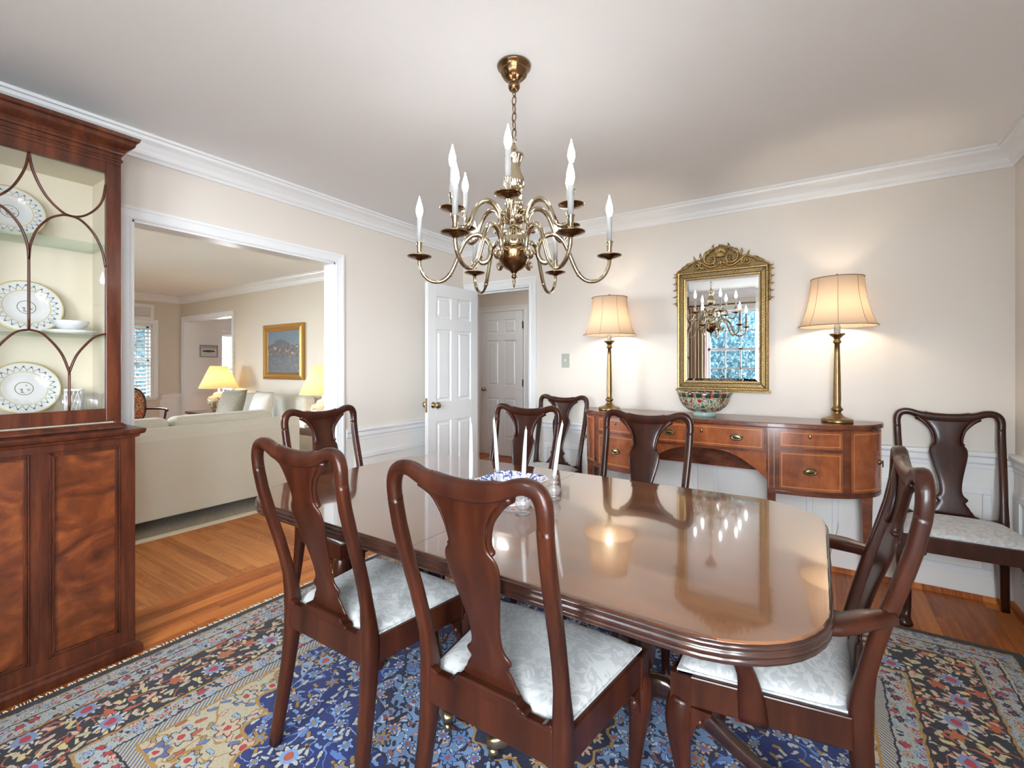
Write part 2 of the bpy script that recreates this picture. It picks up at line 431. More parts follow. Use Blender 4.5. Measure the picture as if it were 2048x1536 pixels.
# chair rails, panel mouldings, wood shoe
RL = [(0, .712), (.010, .712), (.012, .735), (.020, .745), (.022, .775), (.034, .782), (.036, .797), (.028, .804), (0, .806)]
def rail(n, p0, p1, out): b = MB(); b.moulding(RL, p0, p1, out); return struct(b, 'trim_%d' % n, M['trim'], bevel=.003)
def panel_frame(b, axis, c, a0, a1, z0, z1, sgn, w=.035):
    """picture-frame moulding on a wall plane; axis: direction the wall runs"""
    for inset, d in ((0, .014), (.012, .008)):
        i0, i1, k0, k1 = a0+inset, a1-inset, z0+inset, z1-inset; ww = w-inset*1.6
        for (p, q, r, s) in ((i0, i1, k0, k0+ww), (i0, i1, k1-ww, k1), (i0, i0+ww, k0+ww, k1-ww), (i1-ww, i1, k0+ww, k1-ww)):
            lo, hi = sorted((c, c+sgn*d))
            if axis == 'x': b.box(p, q, lo, hi, r, s)
            else: b.box(lo, hi, p, q, r, s)
rail(7, (XL, OP[1]+.085), (XL, YB), (1, 0)); rail(8, (DO[1]+.085, YB), (XR, YB), (0, -1)); rail(9, (XR, W2_ADDED[1]+.1), (XR, YB), (-1, 0))
rail(10, (XL, YR), (XL, OP[0]-.085), (1, 0)); rail(11, (LX, YB), (LO[0]-.02, YB), (0, -1)); rail(12, (LX, LW[1]+.12), (LX, YB), (1, 0))
rail(13, (LO[1]+.09, YB), (XL-WT, YB), (0, -1)); rail(14, (-4.8, HB), (-4.24, HB), (0, -1)); rail(15, (-3.29, HB), (-1.4, HB), (0, -1))
rail(16, (-9.3, YB+WT), (-9.3, 4.25), (1, 0))
def dado(name, *a): struct(MB().box(*a), name, M['wainscot'])
dado('wainscot_back', DO[1]+.08, XR, YB-.006, YB, 0, .715); dado('wainscot_left', XL, XL+.006, OP[1]+.08, YB-.006, 0, .715)
dado('wainscot_right', XR-.006, XR, YR, YB-.006, 0, .715); dado('wainscot_front', XL, XL+.006, YR, OP[0]-.08, 0, .715)
dado('wainscot_living', LX, LX+.006, LW[1]+.1, YB, 0, .715); dado('wainscot_hall', -4.8, -1.4, HB-.006, HB, 0, .715)
bk = MB()
for (a, c) in ((-1.98, -.72), (-.62, -.03), (.07, .775)): panel_frame(bk, 'x', YB-.006, a, c, .135, .61, -1)
struct(bk, 'trim_17', M['trim'], bevel=.003)
lf = MB(); panel_frame(lf, 'y', XL+.006, 2.24, 3.42, .135, .61, 1); struct(lf, 'trim_18', M['trim'], bevel=.003)
rt = MB()
for (a, c) in ((1.0, 2.0), (2.1, 3.42)): panel_frame(rt, 'y', XR-.006, a, c, .135, .61, -1)
struct(rt, 'trim_19', M['trim'], bevel=.003)
SH = [(0, 0), (.020, 0), (.019, .012), (.012, .022), (0, .026)]
def shoe(nm, p0, p1, out): b = MB(); b.moulding(SH, p0, p1, out); struct(b, nm, M['floor'])
shoe('baseboard_back', (DO[1]+.085, YB-.006), (XR, YB-.006), (0, -1)); shoe('baseboard_left', (XL+.006, OP[1]+.085), (XL+.006, YB), (1, 0)); shoe('baseboard_right', (XR-.006, YR), (XR-.006, YB), (-1, 0))

# door and opening casings
def casing_pts(w, d):   # (across, projection)
    return [(0, 0), (0, d*.6), (w*.12, d*.75), (w*.2, d*.6), (w*.7, d*.85), (w*.78, d), (w, d), (w, 0)]
def casing(name, axis, c, a0, a1, zt, sgn, w=.08, d=.022, z0=0, sill=False):
    """frame round an opening; built as mitred strips on the wall plane c"""
    b = MB(); pr = casing_pts(w, d)
    def P(a, z, q): return (a, c+sgn*q, z) if axis == 'x' else (c+sgn*q, a, z)
    n = len(pr)
    corners = [[(a0, z0), (a0, zt), (a1, zt), (a1, z0)], [(-1, 0), (-1, 1), (1, 1), (1, 0)]]
    if sill: corners[1] = [(-1, -1), (-1, 1), (1, 1), (1, -1)]
    rings = []
    for (p, dr) in zip(*corners): rings.append([P(p[0]+dr[0]*u, p[1]+dr[1]*u, q) for (u, q) in pr])
    if sill:
        vs = [v for r in rings for v in r]; fs = []
        for i in range(4):
            j = (i+1) % 4
            for k in range(n): fs.append((i*n+k, i*n+(k+1) % n, j*n+(k+1) % n, j*n+k))
        b.add(vs, fs)
    else: b.layers(rings)
    return struct(b, name, M['trim'])
casing('trim_20', 'y', XL, OP[0], OP[1], OP[2], 1, .062)
casing('trim_21', 'x', YB, DO[0], DO[1], DO[2], -1, .07)
casing('trim_22', 'x', YB, LO[0], LO[1], LO[2], -1, .07)
def jamb(name, b): struct(b, name, M['trim'], bevel=.001)
jamb('trim_23', MB().box(XL-WT-.002, XL+.002, OP[0]-.001, OP[0]+.012, 0, OP[2]).box(XL-WT-.002, XL+.002, OP[1]-.012, OP[1]+.001, 0, OP[2]).box(XL-WT-.002, XL+.002, OP[0], OP[1], OP[2]-.012, OP[2]+.001))
jamb('trim_24', MB().box(DO[0]-.001, DO[0]+.012, YB-.002, YB+WT+.002, 0, DO[2]).box(DO[1]-.014, DO[1]+.001, YB-.002, YB+WT+.002, 0, DO[2]).box(DO[0], DO[1], YB-.002, YB+WT+.002, DO[2]-.014, DO[2]+.001)
     .box(DO[0]+.012, DO[0]+.024, YB+.04, YB+.07, 0, DO[2]-.014).box(DO[1]-.026, DO[1]-.014, YB+.04, YB+.07, 0, DO[2]-.014).box(DO[0]+.012, DO[1]-.014, YB+.04, YB+.07, DO[2]-.028, DO[2]-.014))
jamb('trim_25', MB().box(LO[0]-.001, LO[0]+.012, YB-.002, YB+WT+.002, 0, LO[2]).box(LO[1]-.012, LO[1]+.001, YB-.002, YB+WT+.002, 0, LO[2]).box(LO[0], LO[1], YB-.002, YB+WT+.002, LO[2]-.012, LO[2]+.001))

def panel_door(name, w, h, t=.036):
    """six-panel door; local: hinge at x=0, extends +x, thickness along y, faces recessed"""
    b = MB(); st = w*.155; mid = w*.13; pw = (w-2*st-mid)/2
    rows = [(.115*h, .385*h), (.475*h, .795*h), (.855*h, .945*h)] if False else [(.12*h, .40*h), (.485*h, .80*h), (.85*h, .945*h)]
    b.box(0, st, 0, t, 0, h); b.box(w-st, w, 0, t, 0, h)
    zs = [0]+[z for r in rows for z in r]+[h]
    for i in range(0, len(zs), 2): b.box(st, w-st, 0, t, zs[i], zs[i+1])
    for (z0, z1) in rows:
        b.box(st+pw, st+pw+mid, 0, t, z0, z1)
        for x0 in (st, st+pw+mid):
            x1 = x0+pw
            b.box(x0, x1, .012, t-.012, z0, z1)
            for (ya, yb) in ((.012, .003), (t-.012, t-.003)):   # raised field with chamfer
                i1, i2 = .022, .036
                r1 = [(x0+i1, ya, z0+i1), (x1-i1, ya, z0+i1), (x1-i1, ya, z1-i1), (x0+i1, ya, z1-i1)]
                r2 = [(x0+i2, yb, z0+i2), (x1-i2, yb, z0+i2), (x1-i2, yb, z1-i2), (x0+i2, yb, z1-i2)]
                b.layers([r1, r2], False, True)
    return struct(b, name, M['trim'], bevel=.0025)
def knob_mb(s=1):
    return MB().lathe([(0, 0), (.026, 0), (.027, .004), (.022, .008), (.010, .012), (.009, .030), (.016, .036), (.026, .046), (.029, .056), (.026, .066), (.014, .073), (0, .074)], n=20)
d1 = panel_door('door_1', .655, 1.965); d1.location = (DO[0]+.055, YB-.012, .01); d1.rotation_euler = (0, 0, -PI/2-.03)
for sy, yy in ((1, .036), (-1, 0)):
    k = knob_mb().build('door_knob', M['brass'], d1); k.location = (.655-.06, yy, .93); k.rotation_euler = (-PI/2*sy, 0, 0)
MB().box(.6551, .6565, .007, .029, .87, .99).build('latch_plate', M['brass'], d1)
for z in (.2, .95, 1.75): MB().lathe([(.006, 0), (.006, .09)], (0, -.003, z), 10).build('hinge', M['trim'], d1)
d2 = panel_door('door_2', .70, 2.03); d2.location = (-4.09, HB-.03, .006)
k = knob_mb().build('door_knob', M['brass'], d2); k.location = (.065, 0, .93); k.rotation_euler = (PI/2, 0, 0)
for z in (.2, .98, 1.78): MB().box(.697, .712, -.006, 0, z, z+.1).build('hinge', M['steel'], d2)
casing('trim_26', 'x', HB-.003, -4.10, -3.375, 2.045, -1, .07)
# windows
def window(n, axis, c, a0, a1, z0, z1, sgn, cols, rt, rb, meet):
    """double hung window filling an opening; c = inner wall plane, sgn = direction into the room"""
    root = MB(); lo, hi = sorted((c-sgn*.10, c+sgn*.004))
    def bx(b, p, q, d0, d1, r, s):
        l, h_ = sorted((c-sgn*d0, c-sgn*d1))
        if axis == 'x': b.box(p, q, l, h_, r, s)
        else: b.box(l, h_, p, q, r, s)
    bx(root, a0, a0+.025, -.004, .11, z0, z1); bx(root, a1-.025, a1, -.004, .11, z0, z1); bx(root, a0, a1, -.004, .11, z1-.025, z1); bx(root, a0-.05, a1+.05, -.04, .11, z0-.03, z0+.012)
    w = struct(root, 'window_%d' % n, M['trim'], bevel=.002)
    for (nm, s0, s1, d, rws) in (('upper_sash', meet-.02, z1-.025, .07, rt), ('lower_sash', z0+.012, meet+.02, .04, rb)):
        b = MB(); i0, i1 = a0+.025, a1-.025; f = .035
        bx(b, i0, i0+f, d, d+.03, s0, s1); bx(b, i1-f, i1, d, d+.03, s0, s1); bx(b, i0, i1, d, d+.03, s0, s0+f); bx(b, i0, i1, d, d+.03, s1-f, s1)
        for k in range(1, cols): x = i0+f+(i1-i0-2*f)*k/cols; bx(b, x-.009, x+.009, d+.005, d+.025, s0+f, s1-f)
        for k in range(1, rws): z = s0+f+(s1-s0-2*f)*k/rws; bx(b, i0+f, i1-f, d+.005, d+.025, z-.009, z+.009)
        sash = b.build(nm, M['trim'], w); p = MB(); bx(p, i0+f, i1-f, d+.014, d+.016, s0+f, s1-f); p.build('pane', M['pane'], sash)
    lk = MB(); m = (a0+a1)/2; bx(lk, m-.03, m+.03, .028, .04, meet, meet+.018); lk.build('sash_lock', M['steel'], w)
    cs = casing('trim_%d' % (30+n), axis, c, a0, a1, z1, sgn, .075, .02, z0)
    return w
window(1, 'x', YR, *W1[:2], W1[2], W1[3], 1, 4, 2, 3, 1.53)
window(3, 'x', YR, *W3_ADDED[:2], W3_ADDED[2], W3_ADDED[3], 1, 3, 2, 3, 1.53)  # unseen window, added to let more daylight into the room
window(2, 'y', XR, *W2_ADDED[:2], W2_ADDED[2], W2_ADDED[3], -1, 2, 2, 3, 1.53)  # unseen side window, added for daylight from the right
window(4, 'y', LX, LW[0], LW[1], LW[2], LW[3], 1, 3, 2, 2, 1.35)
window(5, 'y', -10.4, 4.74, 5.4, .45, 1.95, 1, 2, 3, 3, 1.2)
window(6, 'x', LY0, -7.3, -5.1, .6, 2.1, 1, 6, 2, 2, 1.35)  # unseen front window, added to brighten the living room
window(7, 'y', LX, -.5, .9, .75, 1.95, 1, 4, 2, 2, 1.35)
# plantation shutters on the living window, with the louvred panel above
for (a, c, kk) in ((LW[0]+.02, (LW[0]+LW[1])/2-.004, 0), ((LW[0]+LW[1])/2+.004, LW[1]-.02, 1)):
    e = empty('window_shutter', (LX+.02, a, LW[2]), 0, ['white louvred shutter on the living room window, left leaf behind the sofa', 'white louvred shutter on the living room window, right leaf beside the wall'][kk], 'window shutter', 'living room shutters')
    w_ = c-a; h_ = LW[3]-LW[2]-.02; f = .02
    MB().box(-.012, .014, 0, f, 0, h_).box(-.012, .014, w_-f, w_, 0, h_).box(-.012, .014, f, w_-f, 0, f).box(-.012, .014, f, w_-f, h_-f, h_).build('frame', M['trim'], e, bevel=.002)
    for i in range(19):
        z = f+.03+i*(h_-2*f-.04)/18.5
        MB().box(-.028, .028, f, w_-f, z-.003, z+.003, rot=(.45, 'Y')).build('louvre', M['trim'], e)
    MB().box(.03, .036, w_/2-.004, w_/2+.004, .05, h_-.05).build('tilt_rod', M['trim'], e)
e = MB()
for (a, c) in ((LW[0]-.02, 2.64), (2.66, LW[1]+.02)):
    panel_frame(e, 'y', LX, a, c, 2.02, 2.27, 1, .05)
    for i in range(9): e.box(LX+.001, LX+.008, a+.05, c-.05, 2.08+i*.016, 2.088+i*.016)
struct(e, 'trim_27', M['trim'])

# ================================================================ DINING CHAIRS
BT = [(0, .050), (.12, .034), (.25, .014), (.38, .0), (.47, .0), (.56, .012), (.66, .036), (.76, .066), (.86, .094), (.94, .108), (1.03, .112)]
XT = [(0, .214), (.2, .203), (.38, .196), (.47, .196), (.65, .203), (.8, .209), (.95, .213)]
def yb(z): return -.205-interp(BT, z)
def splat_mb():
    T = [(.478, .088), (.49, .087), (.500, .082), (.508, .074), (.514, .073), (.524, .068), (.536, .058), (.546, .055), (.552, .064), (.560, .068), (.567, .066), (.575, .054), (.59, .045), (.62, .0445),
         (.66, .050), (.70, .059), (.74, .069), (.775, .077), (.80, .080), (.82, .078), (.834, .070), (.843, .059), (.852, .054), (.87, .054), (.895, .058), (.92, .066), (.945, .082), (.962, .100), (.975, .118), (.985, .120)]
    b = MB(); nx = 8; vs = []; fs = []; rows = []
    for i, (z, w) in enumerate(T): rows.append((z, w))
    th = .0075
    for (z, w) in rows:
        ring = []
        for k in range(nx+1): u = -1+2*k/nx; ring.append((w*u, yb(z)+.012+th-.004*abs(u)**6+.006*(u*u)*0, z))
        for k in range(nx+1): u = 1-2*k/nx; ring.append((w*u, yb(z)+.012-th+.004*abs(u)**6, z))
        vs.append(ring)
    b.layers(vs, smooth=True); return b
def crest_mb():
    b = MB()
    hp = [(.2120, .925), (.2135, .955), (.2105, .983), (.199, 1.003), (.178, 1.012), (.152, 1.010), (.126, 1.000), (.105, .993), (.085, .990), (.05, .984), (0, .981)]
    rr = [(.0165, .016), (.0165, .0165), (.0175, .017), (.018, .017), (.018, .0175), (.018, .018), (.019, .018), (.021, .018), (.0235, .017), (.0245, .016), (.025, .015)]
    half = smooth_path([(x, yb(z)+.004*(1-x/.21)+.006, z) for x, z in hp], 3)
    full = [(-p.x, p.y, p.z) for p in half]+[tuple(p) for p in half[-2::-1]]
    r = lerp_list(rr, len(half)); r = r+r[-2::-1]
    b.sweep(full, r, 12, B=(0, -1, .12), ex=3.0)
    for s in (1, -1):   # roll that follows the opening down the neck and ends in a scroll
        pts = smooth_path([(s*.128, yb(.985)+.012, .983), (s*.098, yb(.95)+.020, .958), (s*.070, yb(.92)+.020, .918), (s*.0585, yb(.88)+.020, .88), (s*.056, yb(.85)+.020, .853), (s*.060, yb(.84)+.021, .842)], 3)
        b.sweep(pts, lerp_list([(.014, .0135), (.010, .010), (.007, .009), (.006, .009), (.006, .009), (.008, .010)], len(pts)), 8, B=(0, 1, 0))
        b.blob((s*.060, yb(.84)+.019, .843), (.008, .009, .007), 10, 6)
        e0 = smooth_path([(s*.086, yb(.99)+.004, 1.013), (s*.089, yb(.98)+.015, 1.003), (s*.087, yb(.975)+.021, .985)], 3)
        b.sweep(e0, lerp_list([.004, .006, .003], len(e0)), 6)
    return b
def post_mb(s):
    zs = [0, .04, .1, .17, .25, .32, .38, .43, .47, .5, .56, .62, .68, .74, .8, .86, .92, .935]
    wd = [(0, .0175), (.25, .0195), (.40, .022), (.47, .0205), (.55, .0165), (.8, .0165), (.94, .0165)]; dp = [(0, .018), (.25, .021), (.40, .026), (.47, .026), (.56, .018), (.8, .0165), (.94, .016)]
    b = MB(); b.sweep([(s*interp(XT, z), yb(z)+.006, z) for z in zs], [(interp(wd, z), interp(dp, z)) for z in zs], 12, B=(0, -1, 0), ex=3.4)
    return b
def cabriole_mb(x, y, s, top=.385):
    b = MB(); d = Vector((s*.72, .70, 0)).normalized()
    T = [(.0, .012, .024), (.006, .012, .033), (.016, .011, .036), (.028, .008, .030), (.045, .002, .019), (.075, -.005, .0155), (.12, -.006, .0165), (.18, -.001, .020), (.24, .006, .0255), (.29, .011, .031), (.33, .012, .0345), (.36, .008, .034), (top, .001, .031)]
    pts = []; rad = []
    for (z, o, r) in T: pts.append((x+d.x*o, y+d.y*o, z)); rad.append((r, r))
    pts = smooth_path(pts, 2); b.sweep(pts, lerp_list(rad, len(pts)), 14, B=(0, 1, 0), ex=2.2)
    b.box(x-.026, x+.026, y-.026, y+.026, top-.02, .452)
    for (dx, dy) in ((-s, 0), (0, -1)):      # knee blocks
        q = [(.018, .372), (.075, .372), (.070, .360), (.050, .350), (.036, .325), (.030, .300), (.018, .290)]
        if dx: b.prism([(x+dx*u, z) for u, z in q], y-.006, y+.020, 'y')
        else: b.prism([(y-u, z) for u, z in q], x-.006 if s > 0 else x-.020, x+.020 if s > 0 else x+.006, 'x')
        c = (x+dx*.045, y+.010, .335) if dx else (x+s*.008, y-.045, .335)
        b.blob(c, (.011, .013, .013) if dx else (.013, .011, .013), 10, 6)
    return b
def seat_outline(fw, rw, y0, y1, ins):
    return [(-fw+ins, y1-ins), (-rw+ins, y0+ins), (rw-ins, y0+ins), (fw-ins, y1-ins)]
def make_chair(name, label, arms=False, group='matching mahogany dining chairs'):
    t = empty(name, (0, 0, 0), 0, label, 'chair', group)
    fw, rw, y0, y1 = (.285, .225, -.205, .215) if arms else (.262, .212, -.205, .215)
    # seat rails
    b = MB()
    for s in (1, -1):
        o = [(s*(rw-.004), y0+.02), (s*(fw-.004), y1-.02), (s*(fw-.028), y1-.02), (s*(rw-.028), y0+.02)]
        b.layers([[(p[0], p[1], z) for p in o] for z in (.374, .452)])
    b.box(-fw+.03, fw-.03, y1-.034, y1-.008, .374, .452)
    b.box(-.182, .182, -.222, -.196, .385, .468)
    b.prism([(-.115, .465), (-.108, .476), (-.092, .480), (-.085, .492), (.085, .492), (.092, .480), (.108, .476), (.115, .465)], -.222, -.190, 'y')
    b.prism([(-.182, .465), (-.180, .478), (-.165, .474), (-.15, .466)], -.222, -.198, 'y'); b.prism([(.182, .465), (.15, .466), (.165, .474), (.180, .478)], -.222, -.198, 'y')
    b.build('seat_rail', M['chair'], t, bevel=.004)
    # slip seat
    n = 20; b = MB(); vs = []; fs = []
    for j in range(n+1):
        v = math.sin(PI/2*(-1+2*j/n))
        for i in range(n+1):
            u = math.sin(PI/2*(-1+2*i/n)); yy = y0+.014+(v*(1-.035*abs(u)**8)+1)/2*(y1-y0-.036); w = rw+(fw-rw)*(v+1)/2-.021
            if v < -.8: w -= .018*((-.8-v)/.2)
            cr = 1-.05*abs(v)**8
            eu, ev = max(0, 1-abs(u)**9), max(0, 1-abs(v)**9); h = .455+.022*(eu*ev)**.5+.020*(1-abs(u)**2.4)*(1-abs(v)**2.4)
            vs.append((u*w*cr, yy if abs(v) < 1 else yy, h))
    for j in range(n):
        for i in range(n): a = j*(n+1)+i; fs.append((a, a+1, a+n+2, a+n+1))
    b.add(vs, fs, True)
    b.layers([[(u*(w-.018), yy, z) for (u, w, yy) in ((-1, fw, y1-.02), (-1, rw, y0+.014), (1, rw, y0+.014), (1, fw, y1-.02))] for z in (.436, .4575)])
    b.build('seat', M['seat'], t)
    splat_mb().build('splat', M['chair'], t, sub=1); crest_mb().build('crest_rail', M['chair'], t)
    for s in (1, -1):
        post_mb(s).build('back_leg', M['chair'], t)
        cabriole_mb(s*(fw-.030), y1-.032, s).build('front_leg', M['chair'], t)
    if arms:
        for s in (1, -1):
            b = MB(); pts = smooth_path([(s*.212, yb(.70)-.002, .700), (s*.250, -.205, .697), (s*.292, -.145, .689), (s*.312, -.04, .680), (s*.300, .055, .676), (s*.276, .105, .672), (s*.258, .125, .664)], 4)
            b.sweep(pts, lerp_list([(.015, .018), (.016, .030), (.016, .040), (.015, .041), (.015, .036), (.015, .028), (.011, .014)], len(pts)), 12, B=(s*1, .15, 0), ex=2.8)
            b.build('arm', M['chair'], t)
            b = MB(); pts = smooth_path([(s*.262, .015, .385), (s*.266, .02, .45), (s*.276, .03, .51), (s*.292, .055, .57), (s*.295, .085, .62), (s*.286, .10, .665)], 3)
            b.sweep(pts, lerp_list([(.013, .034), (.013, .030), (.013, .022), (.013, .018), (.013, .018), (.014, .022)], len(pts)), 10, B=(0, 1, 0), ex=3.2)
            b.build('arm_support', M['chair'], t)
    return t
chA = make_chair('dining_chair', 'mahogany dining chair at the near side of the table, left of the foreground chair')
chA.location = (-1.297, 1.107, .0135)
GR = 'matching mahogany dining chairs'
dup(chA, (-.662, 1.107, .0135), 0, 'mahogany dining chair in the centre foreground with its back to the camera')
dup(chA, (-1.995, 1.57, .0135), -PI/2, 'mahogany dining chair at the left end of the table, in front of the cream sofa')
dup(chA, (-1.444, 2.035, .0135), PI, 'mahogany dining chair on the far side of the table, behind the white tapers')
dup(chA, (-.73, 2.035, .0135), PI, 'mahogany dining chair on the far side of the table, in front of the sideboard')
dup(chA, (-1.78, 3.165, 0), PI, 'mahogany dining chair against the wall between the doorway and the sideboard')
dup(chA, (.592, 3.16, 0), PI, 'mahogany dining chair in the right corner of the room beside the sideboard')
dup(chA, (-.93, -.50, 0), 0, 'mahogany dining chair standing by the window, seen only in the gilt mirror')
ac = make_chair('dining_armchair', 'mahogany dining armchair with scrolled arms at the right end of the table', True)
ac.location = (-.118, 1.535, .0135); ac.rotation_euler = (0, 0, PI/2)

# ================================================================ DINING TABLE
TX, TY, TZ = -.9625, 1.4775, .749
FR = .011     # top of the rug's pile
HL, HW = .9875, .5525
tb = empty('dining_table', (TX, TY, FR), 0, 'long polished mahogany double pedestal dining table with rounded corners and reeded edge', 'table')
full = rrect(-HL, HL, -HW, HW, .25, 10)
def half_outline(s, ins):
    o = rrect(-HL+ins, HL-ins, -HW+ins, HW-ins, .25-ins, 10)
    q = [p for p in o if p[0]*s > 0]
    if s < 0: q = q[:]  # contiguous already
    # order so that the seam joins ends
    if s > 0: i = 0
    pts = q if s > 0 else q
    return ([(s*.0008, pts[0][1])]+pts+[(s*.0008, pts[-1][1])])
for s in (1, -1):
    rings = []
    for ins, z in ((.004, TZ-.012), (.004, TZ-.0015), (.006, TZ)):
        rings.append([(p[0], p[1], z) for p in half_outline(s, ins)])
    MB().layers(rings, True, True).build('tabletop', M['table'], tb)
b = MB()
prof = [(.008, TZ-.006), (.001, TZ-.006), (-.002, TZ-.010), (-.002, TZ-.015), (.003, TZ-.018), (-.001, TZ-.021), (-.003, TZ-.026), (-.001, TZ-.031), (.004, TZ-.033), (.001, TZ-.036), (0, TZ-.041), (.003, TZ-.046), (.012, TZ-.050), (.10, TZ-.050)]
b.layers([[(p[0], p[1], z) for p in rrect(-HL+i, HL-i, -HW+i, HW-i, .25-i, 10)] for i, z in prof], False, True, True)
b.build('edge_moulding', M['darkwood'], tb)
MB().box(-.80, .80, -.40, .40, .655, TZ-.049).build('apron', M['darkwood'], tb, bevel=.004)
for px, angs in ((.46, (8, 143, 217)), (-.46, (172, 37, -37))):
    b = MB().lathe([(0, .17), (.05, .17), (.062, .19), (.066, .23), (.050, .25), (.048, .27), (.068, .32), (.072, .38), (.058, .45), (.040, .52), (.036, .56), (.050, .575), (.052, .60), (.070, .61), (.075, .625), (.04, .63), (.04, .66)], (px, 0, 0), 28)
    b.box(px-.16, px+.16, -.16, .16, .635, .658); b.build('pedestal', M['darkwood'], tb)
    for a in angs:
        A = math.radians(a); d = Vector((math.cos(A), math.sin(A), 0)); nrm = Vector((-d.y, d.x, 0))
        pts = smooth_path([Vector((px, 0, .235))+d*.03, Vector((px, 0, .245))+d*.10, Vector((px, 0, .205))+d*.19, Vector((px, 0, .14))+d*.28, Vector((px, 0, .09))+d*.36, Vector((px, 0, .068))+d*.43], 4)
        lg = MB().sweep(pts, lerp_list([(.040, .024), (.034, .024), (.027, .023), (.022, .021), (.019, .019), (.018, .018)], len(pts)), 12, B=nrm, ex=3.5).build('leg', M['darkwood'], tb)
        p2 = [Vector((px, 0, .073))+d*.405, Vector((px, 0, .062))+d*.455, Vector((px, 0, .058))+d*.475]
        MB().sweep(p2, [(.021, .021), (.020, .020), (.014, .014)], 12, B=nrm, ex=3.5).build('brass_cap', M['brass'], lg)
        c = Vector((px, 0, .027))+d*.455
        w = MB().sweep([c-nrm*.010, c+nrm*.010], .016, 16); w.build('caster', M['brass'], lg)

# ================================================================ TABLE SETTING
def imari(name, sc=30):
    g = G(name); o = g.obj(); v = g.node('ShaderNodeTexVoronoi'); v.inputs['Scale'].default_value = sc*3; g.link(o.s, v.inputs['Vector'])
    n = g.noise(o, sc, 3, 2.5)
    c = g.ramp(n, [(.0, (.02, .05, .25)), (.40, (.10, .18, .48)), (.47, (.78, .80, .84)), (.58, (.55, .22, .12)), (.62, (.80, .82, .86)), (.72, (.05, .09, .33))], True)
    return g.set(col=c, rough=.08, coat=.5)
M['imari'] = imari('blue_white_porcelain'); M['porcelain'] = plain('white_porcelain', (.80, .82, .84), .08, coat=.5)
TZ += FR
bw = empty('square_bowl', (TX-.005, TY-.015, TZ), math.radians(0), 'square blue and white porcelain bowl with cut corners in the middle of the table', 'bowl')
def octa(h, c, z): return [(h, -c, z), (h, c, z), (c, h, z), (-c, h, z), (-h, c, z), (-h, -c, z), (-c, -h, z), (c, -h, z)]
MB().layers([octa(.062, .040, 0), octa(.060, .040, .016), octa(.068, .045, .020), octa(.088, .058, .040), octa(.118, .082, .066), octa(.124, .086, .069), octa(.121, .084, .070)], True, False, False).build('bowl_body', M['porcelain'], bw, bevel=.002)
MB().layers([octa(.121, .084, .070), octa(.114, .079, .066), octa(.084, .054, .042), octa(.058, .038, .024)], False, True, False).build('painted_interior', M['imari'], bw)
MB().layers([octa(.0625, .0405, .006), octa(.0612, .0405, .013)], False, False, False).build('blue_band', M['imari'], bw)
bw.scale = (.96, .96, 1.2)
hold = None
HS = [(-.850, 1.357, .012, .0, 'nearest, in front of the bowl'), (-.846, 1.575, .030, .01, 'right of the bowl'),
      (-1.10, 1.385, .0, 0, 'leftmost of the four'), (-1.09, 1.545, -.018, 0, 'behind the bowl')]
for (x, y, lx, ly, lb) in HS:
    prof = [(0, 0), (.026, 0), (.027, .004), (.016, .009), (.010, .014), (.018, .019), (.025, .030), (.026, .038), (.020, .050), (.010, .056), (.015, .060), (.017, .066), (.012, .071), (.014, .076), (.0175, .088), (.016, .090), (.011, .080), (0, .078)]
    if hold is None:
        hold = empty('candle_holder', (x, y, TZ), 0, '', 'candle holder', 'crystal candle holders on the table')
        MB().lathe(prof, n=16, flute=(.016, .056, .06, 8)).build('crystal_stem', M['crystal'], hold); h = hold
    else: h = dup(hold, (x, y, TZ), 0, '')
    h['label'] = 'cut crystal candle holder, '+lb
    q = MB(); q.sweep([(0, 0, 0), (lx*.3, ly*.3, .07), (lx*.65, ly*.65, .15), (lx, ly, .207), (lx, ly, .215)], [.0085, .008, .0065, .0045, .0015], 12)
    tp = q.build('taper_candle', M['candle'], None, loc=(x, y, TZ+.081)); wk = MB().sweep([(lx, ly, .213), (lx, ly, .222)], .001, 6).build('wick', M['fringe'], tp)
    tag(tp, 'white taper candle in crystal holder, '+lb, 'candle', 'white tapers on the table')

